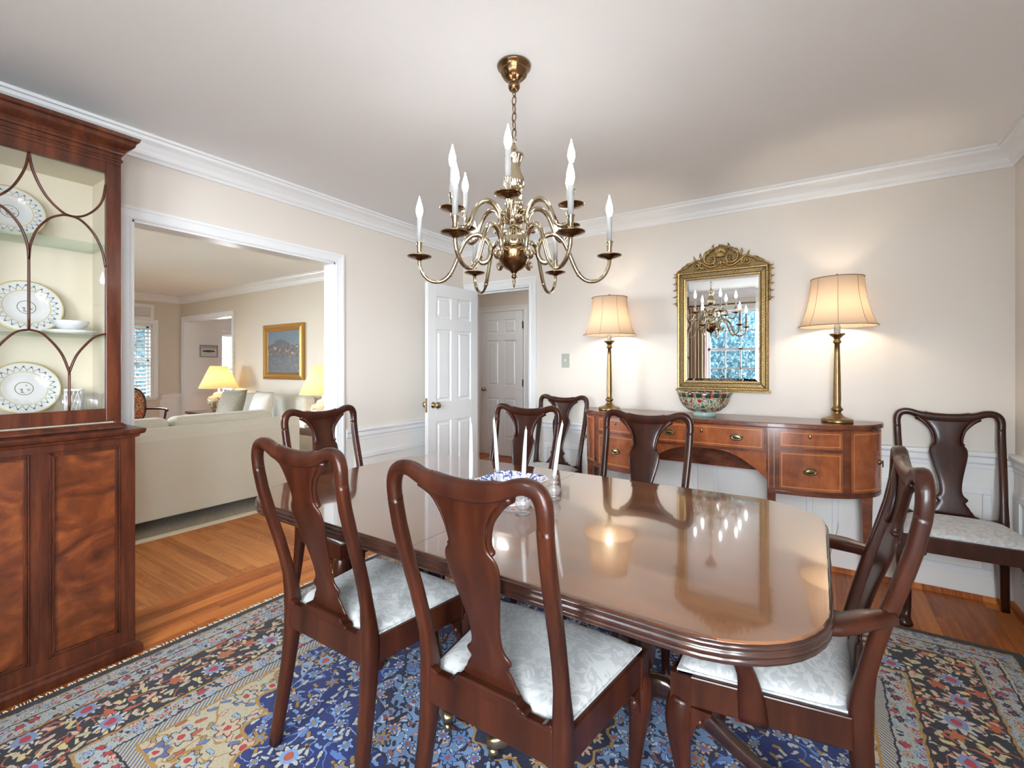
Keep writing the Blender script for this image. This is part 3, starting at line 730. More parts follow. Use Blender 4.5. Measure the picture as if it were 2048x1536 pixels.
# ================================================================ RUG
RX0, RX1, RY0, RY1 = -2.47, .745, .02, 2.925
def rug_mat():
    g = G('persian_rug'); o = g.obj(); wob = g.noise(o, 30, 2)
    x0, y0, z0 = g.xyz(o); w2 = (wob-.5)*.022+(g.noise(o, 170, 1)-.5)*.006
    x = x0+w2; y = y0-w2
    a, b_ = (RX1-RX0)/2, (RY1-RY0)/2
    ex = a-x.abs(); ey = b_-y.abs(); d = ex.min(ey)
    def cells(sc, rnd=.6, sx=1, sy=1, seed=0.0):
        v = g.node('ShaderNodeTexVoronoi', voronoi_dimensions='2D'); v.inputs['Scale'].default_value = 1.0; v.inputs['Randomness'].default_value = rnd
        px = x*(sc*sx)+seed; py = y*(sc*sy)+seed*.7; g.link(g.vec(px, py).s, v.inputs['Vector'])
        cx, cy_, _ = g.xyz(E(g, v.outputs['Position'])); r1, r2, r3 = g.xyz(E(g, v.outputs['Color']))
        dx = px-cx; dy = py-cy_; r = (dx*dx+dy*dy).sqrt(); th = g.math('ARCTAN2', dy, dx)
        return r, th, r1, r2, dx, dy
    def flowers(base, sc, pal, R=.42, n=6, seed=0.0, rnd=.75, keep=1.0, outline=(.012, .012, .03), centre=(.45, .10, .05), ring=None):
        r, th, r1, r2, dx, dy = cells(sc, rnd, seed=seed)
        pet = (th*float(n)+r1*6.3).cos()*.22+.78
        Rr = pet*R*(r2*.4+.7); on = (r < Rr)*(r1 < keep); out = (r < Rr+.06)*(r1 < keep)
        col = g.ramp(r2, pal, True)
        c = g.mix(out, base, outline) if outline else base
        c = g.mix(on, c, col)
        if ring: c = g.mix((r < R*.52)*(r1 < keep), c, ring)
        if centre: c = g.mix((r < R*.27)*(r1 < keep), c, centre)
        return c
    def leaves(base, sc, pal, seed=0.0, L=.46, Wd=.17, keep=1.0):
        r, th, r1, r2, dx, dy = cells(sc, .9, seed=seed)
        ang = r1*6.28; q = (th-ang).cos().abs(); lim = q*q*q*(L-Wd)+Wd*.6; k_ = (r2 < keep); base = g.mix((r < lim+.05)*k_, base, (.03, .03, .04)); m = (r < lim)*k_
        return g.mix(m, base, g.ramp(r1, pal, True))
    def vines(base, sc, col, wdt=.012, seed=0.0):
        n = g.noise(g.vec(x*sc+seed, y*sc), 1.0, 1, .8); return g.mix(((n-.5).abs() < wdt), base, col)
    navy = (.010, .014, .045); black = (.010, .010, .016); blue = (.009, .022, .135); cream = (.47, .40, .27); ltb = (.26, .38, .55); grey = (.36, .38, .37); rust = (.42, .09, .03); red = (.40, .03, .035); pink = (.60, .36, .26); gold = (.36, .20, .05); white = (.50, .49, .45); teal = (.07, .17, .20)
    # field
    f = vines(vines((blue), 7, (.10, .2, .48), .010), 5, (.30, .36, .45), .008, 9.0)
    f = leaves(f, 24, [(0, white), (.4, (.20, .33, .62)), (.7, white), (.86, gold)], 2.0, .44, .2)
    f = flowers(f, 12.5, [(0, white), (.35, (.55, .55, .60)), (.6, (.25, .4, .66)), (.85, gold)], .34, 6, 1.0, .8, .72, navy, gold, (.12, .2, .45))
    f = flowers(f, 5.2, [(0, gold), (.4, white), (.7, ltb)], .30, 9, 5.0, .6, .55, navy, rust, (.20, .34, .62))
    # medallion (dense pale blue)
    rm = (x*x/1.25+y*y).sqrt(); tm = g.math('ARCTAN2', y, x)
    lob = (tm*16.0).cos()*.03
    m = vines((.17, .27, .46), 16, navy, .04)
    m = leaves(m, 30, [(0, (.42, .52, .66)), (.3, navy), (.5, pink), (.7, (.36, .48, .66)), (.9, (.25, .06, .05))], 3.0, .46, .25)
    m = flowers(m, 12, [(0, (.5, .58, .66)), (.4, pink), (.6, (.12, .25, .55)), (.85, gold)], .36, 7, 8.0, .8, .8, navy, rust, (.1, .2, .5))
    f = g.mix(rm < lob+.56, f, navy); f = g.mix(rm < lob+.548, f, m); f = g.mix(rm < lob*.5+.25, f, gold); f = g.mix(rm < lob*.5+.24, f, flowers(navy, 11, [(0, cream), (.5, pink), (.8, gold)], .38, 8, 6.0, .8, .8, black, rust))
    # spandrels: cream ground outside a scalloped line
    q = ((x/1.10)*(x/1.10)+(y/.93)*(y/.93)).sqrt(); t2 = g.math('ARCTAN2', y*1.1, x); sc2 = (t2*22.0).cos().abs()*.07
    s = vines(cream, 9, gold, .02, 4.0); s = leaves(s, 22, [(0, (.10, .16, .34)), (.25, pink), (.45, ltb), (.6, rust), (.8, (.30, .22, .10))], 7.0, .46, .24)
    s = flowers(s, 9.0, [(0, ltb), (.3, pink), (.5, grey), (.8, (.08, .12, .30))], .40, 6, 12.0, .8, .85, (.10, .06, .04), red, cream)
    f = g.mix(q > .93+sc2, f, gold); f = g.mix(q > .945+sc2, f, s)
    # borders
    def border(base, sc, pal, n, seed, R=.4, bg2=None, keep=.9, ce=red, lsc=None):
        c = leaves(base, lsc or sc*1.8, pal, seed+1, .47, .26); return flowers(c, sc, pal, R, n, seed, .55, keep, black, ce)
    g1 = border(grey, 30, [(0, cream), (.3, red), (.45, (.10, .14, .2)), (.7, (.5, .5, .46)), (.9, ltb)], 5, 20.0)
    g2 = border((.36, .39, .39), 23, [(0, cream), (.25, red), (.45, navy), (.65, ltb), (.85, pink)], 6, 24.0)
    mb = vines(black, 9, rust, .022, 2.0)
    mb = leaves(mb, 20, [(0, cream), (.35, (.58, .46, .20)), (.6, pink), (.85, (.50, .42, .28))], 31.0, .50, .25)
    mb = leaves(mb, 30, [(0, (.60, .50, .26)), (.5, cream), (.8, navy)], 35.0, .46, .22, .6)
    mb = flowers(mb, 5.6, [(0, (.55, .50, .42)), (.4, pink), (.7, (.50, .46, .40))], .34, 10, 33.0, .5, .75, navy, red, (.18, .25, .42))
    mb = flowers(mb, 6.0, [(0, rust), (.5, (.40, .12, .04))], .20, 5, 39.0, .7, .8, None, None)
    zig = ((x+y)*62.0).mod(1.0)
    nb = g.mix(zig > .55, cream, (.10, .13, .22))
    c = f
    for dd, col in ((.585, gold), (.575, nb), (.535, black), (.528, g2), (.452, gold), (.442, black), (.435, mb), (.205, black), (.198, gold), (.190, g2), (.115, black), (.108, cream), (.100, g1), (.045, gold), (.038, black)):
        c = g.mix(d < dd, c, col)
    fine = g.noise(o, 330, 2); mot = g.noise(o, 120, 3, .5, .7); c = g.mix(((mot-.45)*2.2).max(0.0).min(.5), c, g.mix(.45, c, (.05, .045, .05))); c = g.mix(fine*.45, c, g.mix(.5, c, (.02, .02, .03)))
    m_ = g.set(col=c, rough=.95, sheen=.15, spec=.15); g.bump(fine+g.noise(o, 60, 2), .5, .003); return m_
M['rug'] = rug_mat()
rg = empty('persian_rug', ((RX0+RX1)/2, (RY0+RY1)/2, 0), 0, 'large blue and cream Persian rug with floral borders under the dining table', 'rug')
a_, b2 = (RX1-RX0)/2, (RY1-RY0)/2
MB().layers([[(p[0], p[1], z) for p in rrect(-a_+i, a_-i, -b2+i, b2-i, .012, 3)] for i, z in ((0, .001), (0, .007), (.004, .0095))]).build('pile', M['rug'], rg)
random.seed(3)
for s in (-1, 1):
    fr = MB()
    y = -b2
    while y < b2:
        L = random.uniform(.018, .034); x0 = s*a_; dy = random.uniform(-.012, .012); w = .0022
        fr.sweep([(x0, y, .005), (x0+s*L*.4, y+dy*.5, .0065), (x0+s*L, y+dy, .004)], [w, w*1.2, w*.8], 4, caps=True); y += .0085
    f_ = fr.build('fringe', M['fringe'], rg)

# ================================================================ CHINA CABINET
cab = empty('china_cabinet', (XL, 0, 0), 0, 'tall mahogany china cabinet with glazed Gothic arch doors against the left wall', 'cabinet')
def bxw(b, x0, x1, *r): return b.box(x0-XL, x1-XL, *r)
FU, FL = -2.585, -2.53         # front planes: upper, lower case
Y0c, Y1u, Y1l = -.50, .766, .800
b = MB(); bxw(b, XL+.012, FL-.022, Y0c-.03, Y1l-.02, .05, .960); lower = b
bxw(b, FL-.022, FL, Y1l-.054, Y1l, .055, .985); bxw(b, FL-.022, FL, Y0c-.034, Y0c+.02, .055, .985); bxw(b, FL-.022, FL, Y0c, Y1l-.05, .055, .115); bxw(b, FL-.022, FL, Y0c, Y1l-.05, .927, .985)
bxw(b, XL+.012, FL-.02, Y1l-.03, Y1l, .05, .985); bxw(b, XL+.012, FL-.02, Y0c-.034, Y0c-.01, .05, .985)
b.build('lower_case', M['cab'], cab, bevel=.002)
# ledge between the cases, base moulding
def ledge(prof, y0, y1, xf, name):
    b = MB(); b.moulding([(q, z) for q, z in prof], (xf-XL, y0), (xf-XL, y1), (1, 0), -1, 1)
    b.moulding([(q, z) for q, z in prof], (xf-XL, y1), (.012, y1), (0, 1), -1, 0)
    b.box(.012, xf-XL+.001, y0, y1, prof[0][1], prof[-1][1]); return b.build(name, M['cab'], cab)
ledge([(0, .955), (.010, .958), (.014, .968), (.026, .974), (.030, .984), (.030, .994), (0, .996)], Y0c-.03, Y1l, FL, 'ledge_moulding')
ledge([(0, .996), (.016, .998), (.014, .008+.998), (.006, .018+.998), (0, .022+.998)], Y0c, Y1u, FU, 'waist_moulding')
ledge([(0, 0.002), (.022, .002), (.022, .034), (.016, .046), (.004, .052), (0, .058)], Y0c-.03, Y1l, FL, 'plinth')
ledge([(0, 2.172), (.004, 2.172), (.006, 2.178), (.002, 2.184), (.0, 2.184), (.0, 2.200), (.008, 2.204), (.010, 2.212), (.016, 2.224), (.034, 2.238), (.040, 2.246), (.042, 2.262), (.052, 2.268), (.056, 2.282), (0, 2.284)], Y0c, Y1u, FU, 'cornice')
# lower doors with flame panels
def cab_door(y0, y1):
    d = MB(); pts = (FL-.020, FL-.002)
    st = .022
    return d
for (p0, p1) in ((.523, .746), (.245, .468), (-.02, .203), (-.30, -.077)):
    b = MB(); bxw(b, FL-.02, FL-.001, p0-.028, p0, .115, .927); bxw(b, FL-.02, FL-.001, p1, p1+.027 if p1 < .7 else p1+.001, .115, .927)
    for i, dd in ((0, .004), (.006, .0015), (.011, .003)):     # mouldings round the panel
        k = .005
        for (u0, u1, v0, v1) in ((p0+i, p1-i, .115+i, .115+i+k), (p0+i, p1-i, .927-i-k, .927-i), (p0+i, p0+i+k, .115+i, .927-i), (p1-i-k, p1-i, .115+i, .927-i)):
            bxw(b, FL-.02, FL+dd, u0, u1, v0, v1)
    dr = b.build('cupboard_door', M['cab'], cab, bevel=.0012)
    c = MB(); bxw(c, FL-.014, FL-.009, p0+.008, p1-.008, .123, .919); c.build('flame_panel', M['crotch'], dr)
# upper case: sides, top, back, deck
M['cream_int'] = plain('cream_interior', (.66, .60, .47), .6)
b = MB(); bxw(b, XL+.02, FU-.002, Y1u-.02, Y1u, 1.0, 2.19); bxw(b, XL+.02, FU-.002, Y0c, Y0c+.02, 1.0, 2.19); bxw(b, XL+.02, FU-.002, Y0c, Y1u, 2.13, 2.19); bxw(b, FU-.02, FU, Y0c, Y1u, 2.111+.045, 2.20)
b.build('upper_case', M['cab'], cab, bevel=.0015)
b = MB(); bxw(b, XL+.01, XL+.02, Y0c, Y1u, 1.0, 2.2); bxw(b, XL+.02, FU-.025, Y1u-.024, Y1u-.02, 1.0, 2.13); bxw(b, XL+.02, FU-.03, Y0c+.02, Y1u-.024, 1.02, 1.062); bxw(b, XL+.02, FU-.03, Y0c+.02, Y1u-.02, 2.12, 2.13)
b.build('interior_lining', M['cream_int'], cab)
for z in (1.405, 1.805): 
    b = MB(); bxw(b, XL+.022, FU-.05, Y0c+.022, Y1u-.026, z-.006, z); o = b.build('glass_shelf', M['shelfglass'], cab); o['label'] = 'greenish glass shelf'
def arcpts(pts, k=6): return smooth_path(pts, k)
for yc in (.478, -.075):
    hwid = .236
    b = MB(); g0, g1 = yc-hwid, yc+hwid; F0 = FU-.022
    bxw(b, F0, FU, g1, g1+.052, 1.028, 2.155); bxw(b, F0, FU, g0-.04, g0, 1.028, 2.155); bxw(b, F0, FU, g0, g1, 1.028, 1.085); bxw(b, F0, FU, g0, g1, 2.111, 2.155)
    dr = b.build('glazed_door', M['cab'], cab, bevel=.002)
    c = MB(); bxw(c, FU-.013, FU-.011, g0, g1, 1.085, 2.111); c.build('pane', M['pane'], dr)
    xx = FU-.006-XL; t = MB(); h2 = hwid/2
    def curve(p): t.sweep(smooth_path([(xx, y, z) for y, z in p], 5), (.0045, .008), 8, B=(1, 0, 0))
    for s in (1, -1):
        e = yc+s*hwid; m_ = yc+s*h2
        curve([(yc, 2.111), (yc+s*.012, 2.04), (yc+s*.045, 1.96), (yc+s*.085, 1.912), (m_, 1.893), (yc+s*.16, 1.902), (yc+s*.20, 1.94), (yc+s*.225, 1.99), (e, 2.06)])
        curve([(yc, 1.69), (yc+s*.004, 1.745), (yc+s*.022, 1.81), (yc+s*.055, 1.862), (yc+s*.09, 1.887), (m_, 1.893), (yc+s*.155, 1.883), (yc+s*.195, 1.838), (yc+s*.222, 1.775), (e, 1.70)])
        curve([(yc, 1.413), (yc+s*.035, 1.402), (yc+s*.070, 1.362), (yc+s*.098, 1.312), (m_, 1.245)])
        curve([(e, 1.410), (e-s*.035, 1.396), (e-s*.070, 1.355), (e-s*.098, 1.308), (m_, 1.245)])
        curve([(m_, 1.25), (m_, 1.085)])
    curve([(yc, 1.75), (yc, 1.413)])
    t.build('tracery', M['cab'], dr)
# china inside
def plate_mat():
    g = G('patterned_china'); o = g.obj(); x, y, z = g.xyz(o); r = (x*x+y*y).sqrt(); th = g.math('ARCTAN2', y, x)
    z1 = ((th*(24/6.2832)).mod(1.0)-.5).abs()*.08
    lin = ((r-.088-z1*.6).abs() < .0022)
    dots = ((th*(24/6.2832)+.5).mod(1.0)-.5).abs() < .12
    rim = (r > .125)
    c = g.mix(lin*(r > .085)*(r < .124), (.60, .61, .60), (.12, .13, .12)); c = g.mix(dots*((r-.108).abs() < .004), c, (.07, .12, .10))
    c = g.mix(((r-.083).abs() < .0018).max((r-.128).abs() < .003), c, (.50, .42, .16)); c = g.mix(((r-.032).abs() < .0015), c, (.12, .12, .10))
    c = g.mix((g.noise(o, 60, 2) > .6)*(r < .024), c, (.25, .22, .16))
    return g.set(col=c, rough=.1, coat=.4)
M['plate'] = plate_mat()
pl = None
for (y, z, sc, lb) in ((.512, 1.407, .88, 'on the middle glass shelf'), (.505, 1.064, .86, 'on the bottom deck of the cabinet'), (.462, 1.807, .84, 'on the top glass shelf'),
                       (.17, 1.407, .88, 'at the left of the middle shelf')):
    if pl is None:
        pl = empty('dinner_plate', (0, 0, 0), 0, '', 'plate', 'leaning patterned plates in the cabinet')
        MB().lathe([(0, .003), (.045, .003), (.075, .005), (.083, .0135), (.128, .019), (.1315, .018), (.13, .015), (.085, .006), (.05, -.003), (0, -.003)], n=48).build('plate_body', M['plate'], pl)
        o = pl
    else: o = dup(pl, (0, 0, 0), 0, '')
    o['label'] = 'white china plate with dark lattice rim leaning '+lb
    o.location = (XL+.075, y, z+.1315*sc*.97); o.scale = (sc, sc, sc); o.rotation_euler = (0, math.radians(76), 0)
o = MB().lathe([(0, 0), (.03, 0), (.035, .004), (.055, .022), (.062, .04), (.060, .041), (.05, .024), (0, .008)], n=28).build('china_bowl', M['plate'], None, loc=(-2.70, .625, 1.424)); tag(o, 'small patterned china bowl on the stacked saucers in the cabinet', 'bowl')
o = MB().lathe([(0, 0), (.05, 0), (.09, .012), (.088, .015), (.05, .006), (0, .006)], n=32).build('saucer_stack', M['porcelain'], None, loc=(-2.70, .625, 1.408)); tag(o, 'white saucer under the small bowl on the middle cabinet shelf', 'saucer')
tb2 = MB()
for k in range(14):
    a = 2*PI*k/14; 
    for s in (1, -1): tb2.sweep([(.030*math.cos(a+s*q*.12), .030*math.sin(a+s*q*.12), .01+q*.014) for q in range(7)], .0017, 5)
tb2.lathe([(0, 0), (.032, 0), (.032, .012), (0, .012)], n=24); tb2.lathe([(.031, .094), (.033, .094), (.033, .104), (.031, .104)], n=24)
o = tb2.build('lattice_vase', M['porcelain'], None, loc=(-2.76, .60, 1.275)); 
o.location = (-2.785, .655, 1.0645); tag(o, 'white openwork porcelain vase on the cabinet deck beside the glasses', 'vase')
gl = None
for i, (x, y) in enumerate(((-2.66, .60), (-2.69, .645), (-2.645, .69), (-2.76, .70))):
    if gl is None:
        gl = MB().lathe([(0, 0), (.022, 0), (.028, .004), (.030, .05), (.033, .085), (.0315, .085), (.028, .05), (.024, .012), (0, .010)], n=20, flute=(.004, .05, .03, 12)).build('drinking_glass', M['tumbler'], None); o = gl
    else: o = gl.copy(); C.objects.link(o)
    o.location = (x, y, 1.063); tag(o, ['clear cut tumbler on the cabinet deck, next to the leaning plate', 'clear cut tumbler at the back of the cabinet deck, second from the plate', 'clear cut tumbler on the cabinet deck just right of the lower bar', 'clear cut tumbler in the right corner of the cabinet deck'][i], 'glass', 'tumblers in the cabinet')

# ================================================================ SIDEBOARD
SX, SY0 = -.615, YB-.030
sb = empty('sideboard', (SX, SY0, 0), 0, 'bow-fronted mahogany sideboard with brass oval pulls against the back wall', 'sideboard')
SBT = .940
def sdep(u, D=.385, hl=.92): return D*(max(0, 1-(abs(u)/hl)**4))**.5
def curve_out(u0, u1, off, D=.385, hl=.92, n=24):
    """points along the bowed front (x, y) with outward offset"""
    pts = []
    for k in range(n+1):
        u = u0+(u1-u0)*k/n; e = .001
        x = u; y = -sdep(u, D, hl); ua, ub = max(u-e, -hl), min(u+e, hl)
        tx, ty = ub-ua, -(sdep(ub, D, hl)-sdep(ua, D, hl)); L = math.hypot(tx, ty); pts.append((x+ty/L*off, y-tx/L*off))
    return pts
def end_curve(s, a0, a1, n=14):
    """parametric ellipse-like end so the tight ends are sampled well"""
    pts = []
    for k in range(n+1):
        a = a0+(a1-a0)*k/n; u = .92*math.sin(a)**.5 if a > 0 else 0; pts.append((s*u, -.385*math.cos(a)))
    return pts
def plan(hl, D, n=40):
    pts = []
    for k in range(n+1):
        a = -PI/2+PI*k/n; u = hl*math.copysign(abs(math.sin(a))**.5, a); pts.append((u, -D*math.cos(a)))
    return pts
top = plan(.935, .405); MB().layers([[(p[0]*f, p[1]*f, z) for p in top] for f, z in ((.992, .912), (1, .916), (1, .934), (.996, SBT))]).build('top', M['side'], sb)
def slab(b, u0, u1, z0, z1, t0, t1, n=16, a=None):
    """curved slab following the bow; between offsets t0 (inner) and t1 (outer)"""
    if abs(u1) > .86 or abs(u0) > .86:
        s = 1 if u1+u0 > 0 else -1; lo, hi = min(abs(u0), abs(u1)), max(abs(u0), abs(u1)); al, ah = math.asin((lo/.92)**2), math.asin(min(1, (hi/.92)**2))
        us = [s*.92*math.sin(al+(ah-al)*k/n)**.5 for k in range(n+1)]
        base = [(u, -.385*math.cos(al+(ah-al)*k/n)) for k, u in enumerate(us)]
        def offp(t):
            out = []
            for i, p in enumerate(base):
                q0, q1 = base[max(i-1, 0)], base[min(i+1, n)]; tx, ty = (q1[0]-q0[0])*s, (q1[1]-q0[1])*s; L = math.hypot(tx, ty) or 1
                out.append((p[0]+ty/L*t, p[1]-tx/L*t))
            return out
        A, B_ = offp(t1), offp(t0)
    else: A, B_ = curve_out(u0, u1, t1, n=n), curve_out(u0, u1, t0, n=n)
    ring = A+B_[::-1]; b.layers([[(p[0], p[1], z) for p in ring] for z in (z0, z1)]); return b
def strings(b, u0, u1, z0, z1, t, w=.004):
    n = 12
    slab(b, u0, u1, z0, z0+w, t-.001, t+.0006, n); slab(b, u0, u1, z1-w, z1, t-.001, t+.0006, n)
    du = w if max(abs(u0), abs(u1)) < .8 else w*.8
    slab(b, u0, u0+du, z0, z1, t-.001, t+.0006, 1); slab(b, u1-du, u1, z0, z1, t-.001, t+.0006, 1)
b = MB()
for s in (1, -1):
    q = [(s*.40, 0)]+[(p[0], p[1]) for p in [(s*.92*math.sin(a)**.5, -.383*math.cos(a)) for a in [math.asin((.40/.92)**2)+(PI/2-math.asin((.40/.92)**2))*k/20 for k in range(21)]]]
    b.layers([[(p[0]*1.0, p[1], z) for p in q] for z in (.545, .912)])
b.layers([[(p[0], p[1], z) for p in [(-.40, 0), (-.40, -sdep(.4)+.004), (0, -.381), (.40, -sdep(.4)+.004), (.40, 0)]] for z in (.765, .912)])
b.box(-.40, .40, -.12, -.10, .60, .77)
for s in (1, -1): slab(b, *( (.40, .9199) if s > 0 else (-.9199, -.40)), .528, .546, -.02, .004, 24)
slab(b, -.36, .36, .757, .768, -.01, .004)
b.build('carcase', M['side'], sb)
# arched spandrels under the centre drawer
b = MB()
for s in (1, -1):
    for k in range(12):
        t0, t1 = k/12, (k+1)/12
        def zz(t): return .757-.155*max(0, 1-(1-t)**2.2*1.0 if False else (t)**2.2)
        ua, ub = s*(.05+.31*t0), s*(.05+.31*t1); za, zb = zz(t0), zz(t1)
        ya, yb2 = -sdep(ua), -sdep(ub)
        vs = []
        for (u, y, z) in ((ua, ya, za), (ub, yb2, zb)):
            vs += [(u, y, .758), (u, y, z), (u, y+.018, z), (u, y+.018, .758)]
        b.add(vs, [(0, 4, 5, 1), (1, 5, 6, 2), (2, 6, 7, 3), (3, 7, 4, 0), (0, 1, 2, 3), (4, 7, 6, 5)])
b.build('arch_spandrel', M['sidefig'], sb, weld=True)
def oval_pull(parent, u, z, off, w=.036):
    y = -sdep(u)-off; sl = math.atan2(-(sdep(u+.01)-sdep(u-.01)), .02)
    e = MB(); ring = lambda rx, rz, yy, n=28: [(rx*math.cos(2*PI*k/n), yy, rz*math.sin(2*PI*k/n)) for k in range(n)]
    e.layers([ring(w, w*.62, 0), ring(w, w*.62, -.003), ring(w*.86, w*.5, -.004), ring(w*.8, w*.44, -.002), ring(w*.5, w*.26, -.005), ring(w*.1, w*.05, -.006)], smooth=True)
    bail = [(w*.80*math.cos(a), -.012-.004*math.sin(-a), w*.55*math.sin(a)+.004) for a in [PI+PI*k/12 for k in range(13)]]
    e.sweep(bail, .0024, 8); e.blob((w*.8, -.009, .004), (.005, .008, .005), 8, 5); e.blob((-w*.8, -.009, .004), (.005, .008, .005), 8, 5)
    p = e.build('drawer_pull', M['brass_dk'], parent); p.location = (u, y, z); p.rotation_euler = (0, 0, sl); return p
def drawer(u0, u1, z0, z1, pulls, nm='drawer'):
    b = MB(); slab(b, u0, u1, z0, z1, -.004, .006, 14); b.cur = 1; strings(b, u0+.010, u1-.010, z0+.012, z1-.012, .006)
    d = b.build(nm, [M['sidefig'], M['inlay']], sb)
    for u in pulls: oval_pull(d, u, (z0+z1)/2, .007)
    return d
def keyhole(d, u, z):
    k = MB().blob((0, 0, 0), (.008, .003, .0135), 12, 6).build('escutcheon', M['brass_dk'], d); k.location = (u, -sdep(u)-.009, z)
d = drawer(-.345, .345, .775, .905, (-.20, .20)); keyhole(d, 0, .865)
d = drawer(.425, .725, .800, .900, ()); keyhole(d, .575, .868)
d = drawer(.425, .725, .560, .780, (.575,)); d = drawer(-.725, -.425, .800, .900, ()); keyhole(d, -.575, .868); drawer(-.725, -.425, .560, .780, (-.575,))
def lion(parent, s):
    x = s*.895; e = MB(); e.blob((0, 0, 0), (.013, .013, .015), 12, 8); e.blob((.006*s, -.008, .004), (.006, .006, .006), 8, 5)
    e.sweep([(.012*s+.004*s, .018*math.cos(a)-.0, .018*math.sin(a)-.008) for a in [2*PI*k/20 for k in range(20)]], .0026, 8, closed=True)
    e.lathe([(.017, -.002), (.014, .004), (0, .006)], n=16) if False else None
    p = e.build('ring_pull', M['brass_dk'], parent); p.location = (s*.905, -.115, .72); return p
for s in (1, -1):
    u = (.765, .915) if s > 0 else (-.915, -.765)
    b = MB(); slab(b, *u, .560, .900, -.004, .005, 16); b.cur = 1; strings(b, u[0]+.012*(s > 0)+.006*(s < 0), u[1]-.006*(s > 0)-.012*(s < 0), .572, .888, .005)
    d = b.build('end_door', [M['sidefig'], M['inlay']], sb); lion(d, s)
for s in (1, -1):
    for (u, w) in ((.385, .022), (.745, .0)):
        if not w: continue
        b = MB(); slab(b, s*u-w, s*u+w, .53, .910, -.02, .009, 3); y = -sdep(u)
        b.layers([[(s*u-w, y-.008, .54), (s*u+w, y-.008, .54), (s*u+w, y+.036, .54), (s*u-w, y+.036, .54)], [(s*u-w*.55, y+.004, .002), (s*u+w*.55, y+.004, .002), (s*u+w*.55, y+.026, .002), (s*u-w*.55, y+.026, .002)]])
        b.cur = 1; slab(b, s*u-.015, s*u-.012, .56, .89, .008, .0096, 1); slab(b, s*u+.012, s*u+.015, .56, .89, .008, .0096, 1)
        b.build('leg', [M['side'], M['inlay']], sb)
    for (x, y) in ((s*.84, -.18), (s*.86, -.035)):
        w = .021; MB().layers([[(x-w, y-w, .53), (x+w, y-w, .53), (x+w, y+w, .53), (x-w, y+w, .53)], [(x-w*.55, y-w*.55, .002), (x+w*.55, y-w*.55, .002), (x+w*.55, y+w*.55, .002), (x-w*.55, y+w*.55, .002)]]).build('leg', M['side'], sb)
o = MB().sweep(smooth_path([(.09, YB-.016, .52), (.085, YB-.014, .40), (.10, YB-.018, .30), (.085, YB-.02, .2), (.06, YB-.03, .1), (.07, YB-.04, .03)], 4), .003, 6).build('lamp_cord', plain('cord_beige', (.45, .38, .26), .6)); tag(o, 'thin beige lamp cord hanging down the wall under the sideboard', 'cord')

# table lamps
def make_lamp(label):
    t = empty('table_lamp', (0, 0, 0), 0, label, 'lamp', 'pair of brass lamps on the sideboard')
    MB().lathe([(0, 0), (.078, 0), (.080, .004), (.078, .020), (.070, .024), (.060, .026), (.034, .036), (.022, .052), (.018, .062), (.028, .072), (.030, .080), (.022, .088), (.018, .100), (.0195, .14), (.0175, .28), (.0145, .40), (.013, .46),
                (.020, .466), (.021, .476), (.015, .482), (.016, .490), (.024, .500), (.038, .512), (.040, .520), (.016, .522), (0, .522)], n=36).build('stem', M['lampbrass'], t)
    MB().lathe([(.014, .52), (.017, .525), (.017, .560), (.013, .575), (.012, .60)], n=16).build('candle_cover', M['sleeve'], t)
    bl = MB().lathe([(.006, .60), (.014, .615), (.027, .64), (.030, .66), (.024, .685), (.010, .70), (.001, .703)], n=12).build('bulb', M['lampbulb'], t)
    prof = [(.193, .562), (.180, .585), (.166, .62), (.152, .67), (.141, .72), (.134, .77), (.130, .815), (.1285, .842)]
    b = MB(); n = 48; vs = []; fs = []
    for (r, z) in prof:
        for k in range(n): a = 2*PI*k/n; ph = (k % 6)/6; rr = r*(1-.012*math.sin(PI*ph)); vs.append((rr*math.cos(a), rr*math.sin(a), z))
    for i in range(len(prof)-1):
        for k in range(n): k2 = (k+1) % n; fs.append((i*n+k, i*n+k2, (i+1)*n+k2, (i+1)*n+k))
    b.add(vs, fs, True); sh = b.build('lamp_shade', M['shade'], t)
    s = MB()
    for (r, z) in ((.194, .563), (.130, .842)): s.sweep([(r*math.cos(2*PI*k/36), r*math.sin(2*PI*k/36), z) for k in range(36)], .0028, 6, closed=True)
    for k in range(8): a = 2*PI*k/8; s.sweep([((r+.0005)*math.cos(a), (r+.0005)*math.sin(a), z) for r, z in prof], .0013, 5)
    s.build('binding', M['shade_seam'], sh)
    h = MB()
    for k in range(3): a = 2*PI*k/3; h.sweep([(0, 0, .835), (.128*math.cos(a), .128*math.sin(a), .84)], .0015, 5)
    h.sweep(smooth_path([(.016, 0, .60), (.045, 0, .66), (.04, 0, .76), (0, 0, .835)], 3), .0015, 5); h.sweep(smooth_path([(-.016, 0, .60), (-.045, 0, .66), (-.04, 0, .76), (0, 0, .835)], 3), .0015, 5)
    h.build('harp', M['lampbrass'], t)
    MB().lathe([(.002, .835), (.006, .848), (.010, .852), (.011, .860), (.006, .868), (0, .870)], n=14).build('finial', M['brass_dk'], t)
    return t
l1 = make_lamp('brass column table lamp with bell shade at the left end of the sideboard'); l1.location = (-1.311, 3.315, SBT)
dup(l1, (.091, 3.32, SBT), 0, 'brass column table lamp with bell shade at the right end of the sideboard')
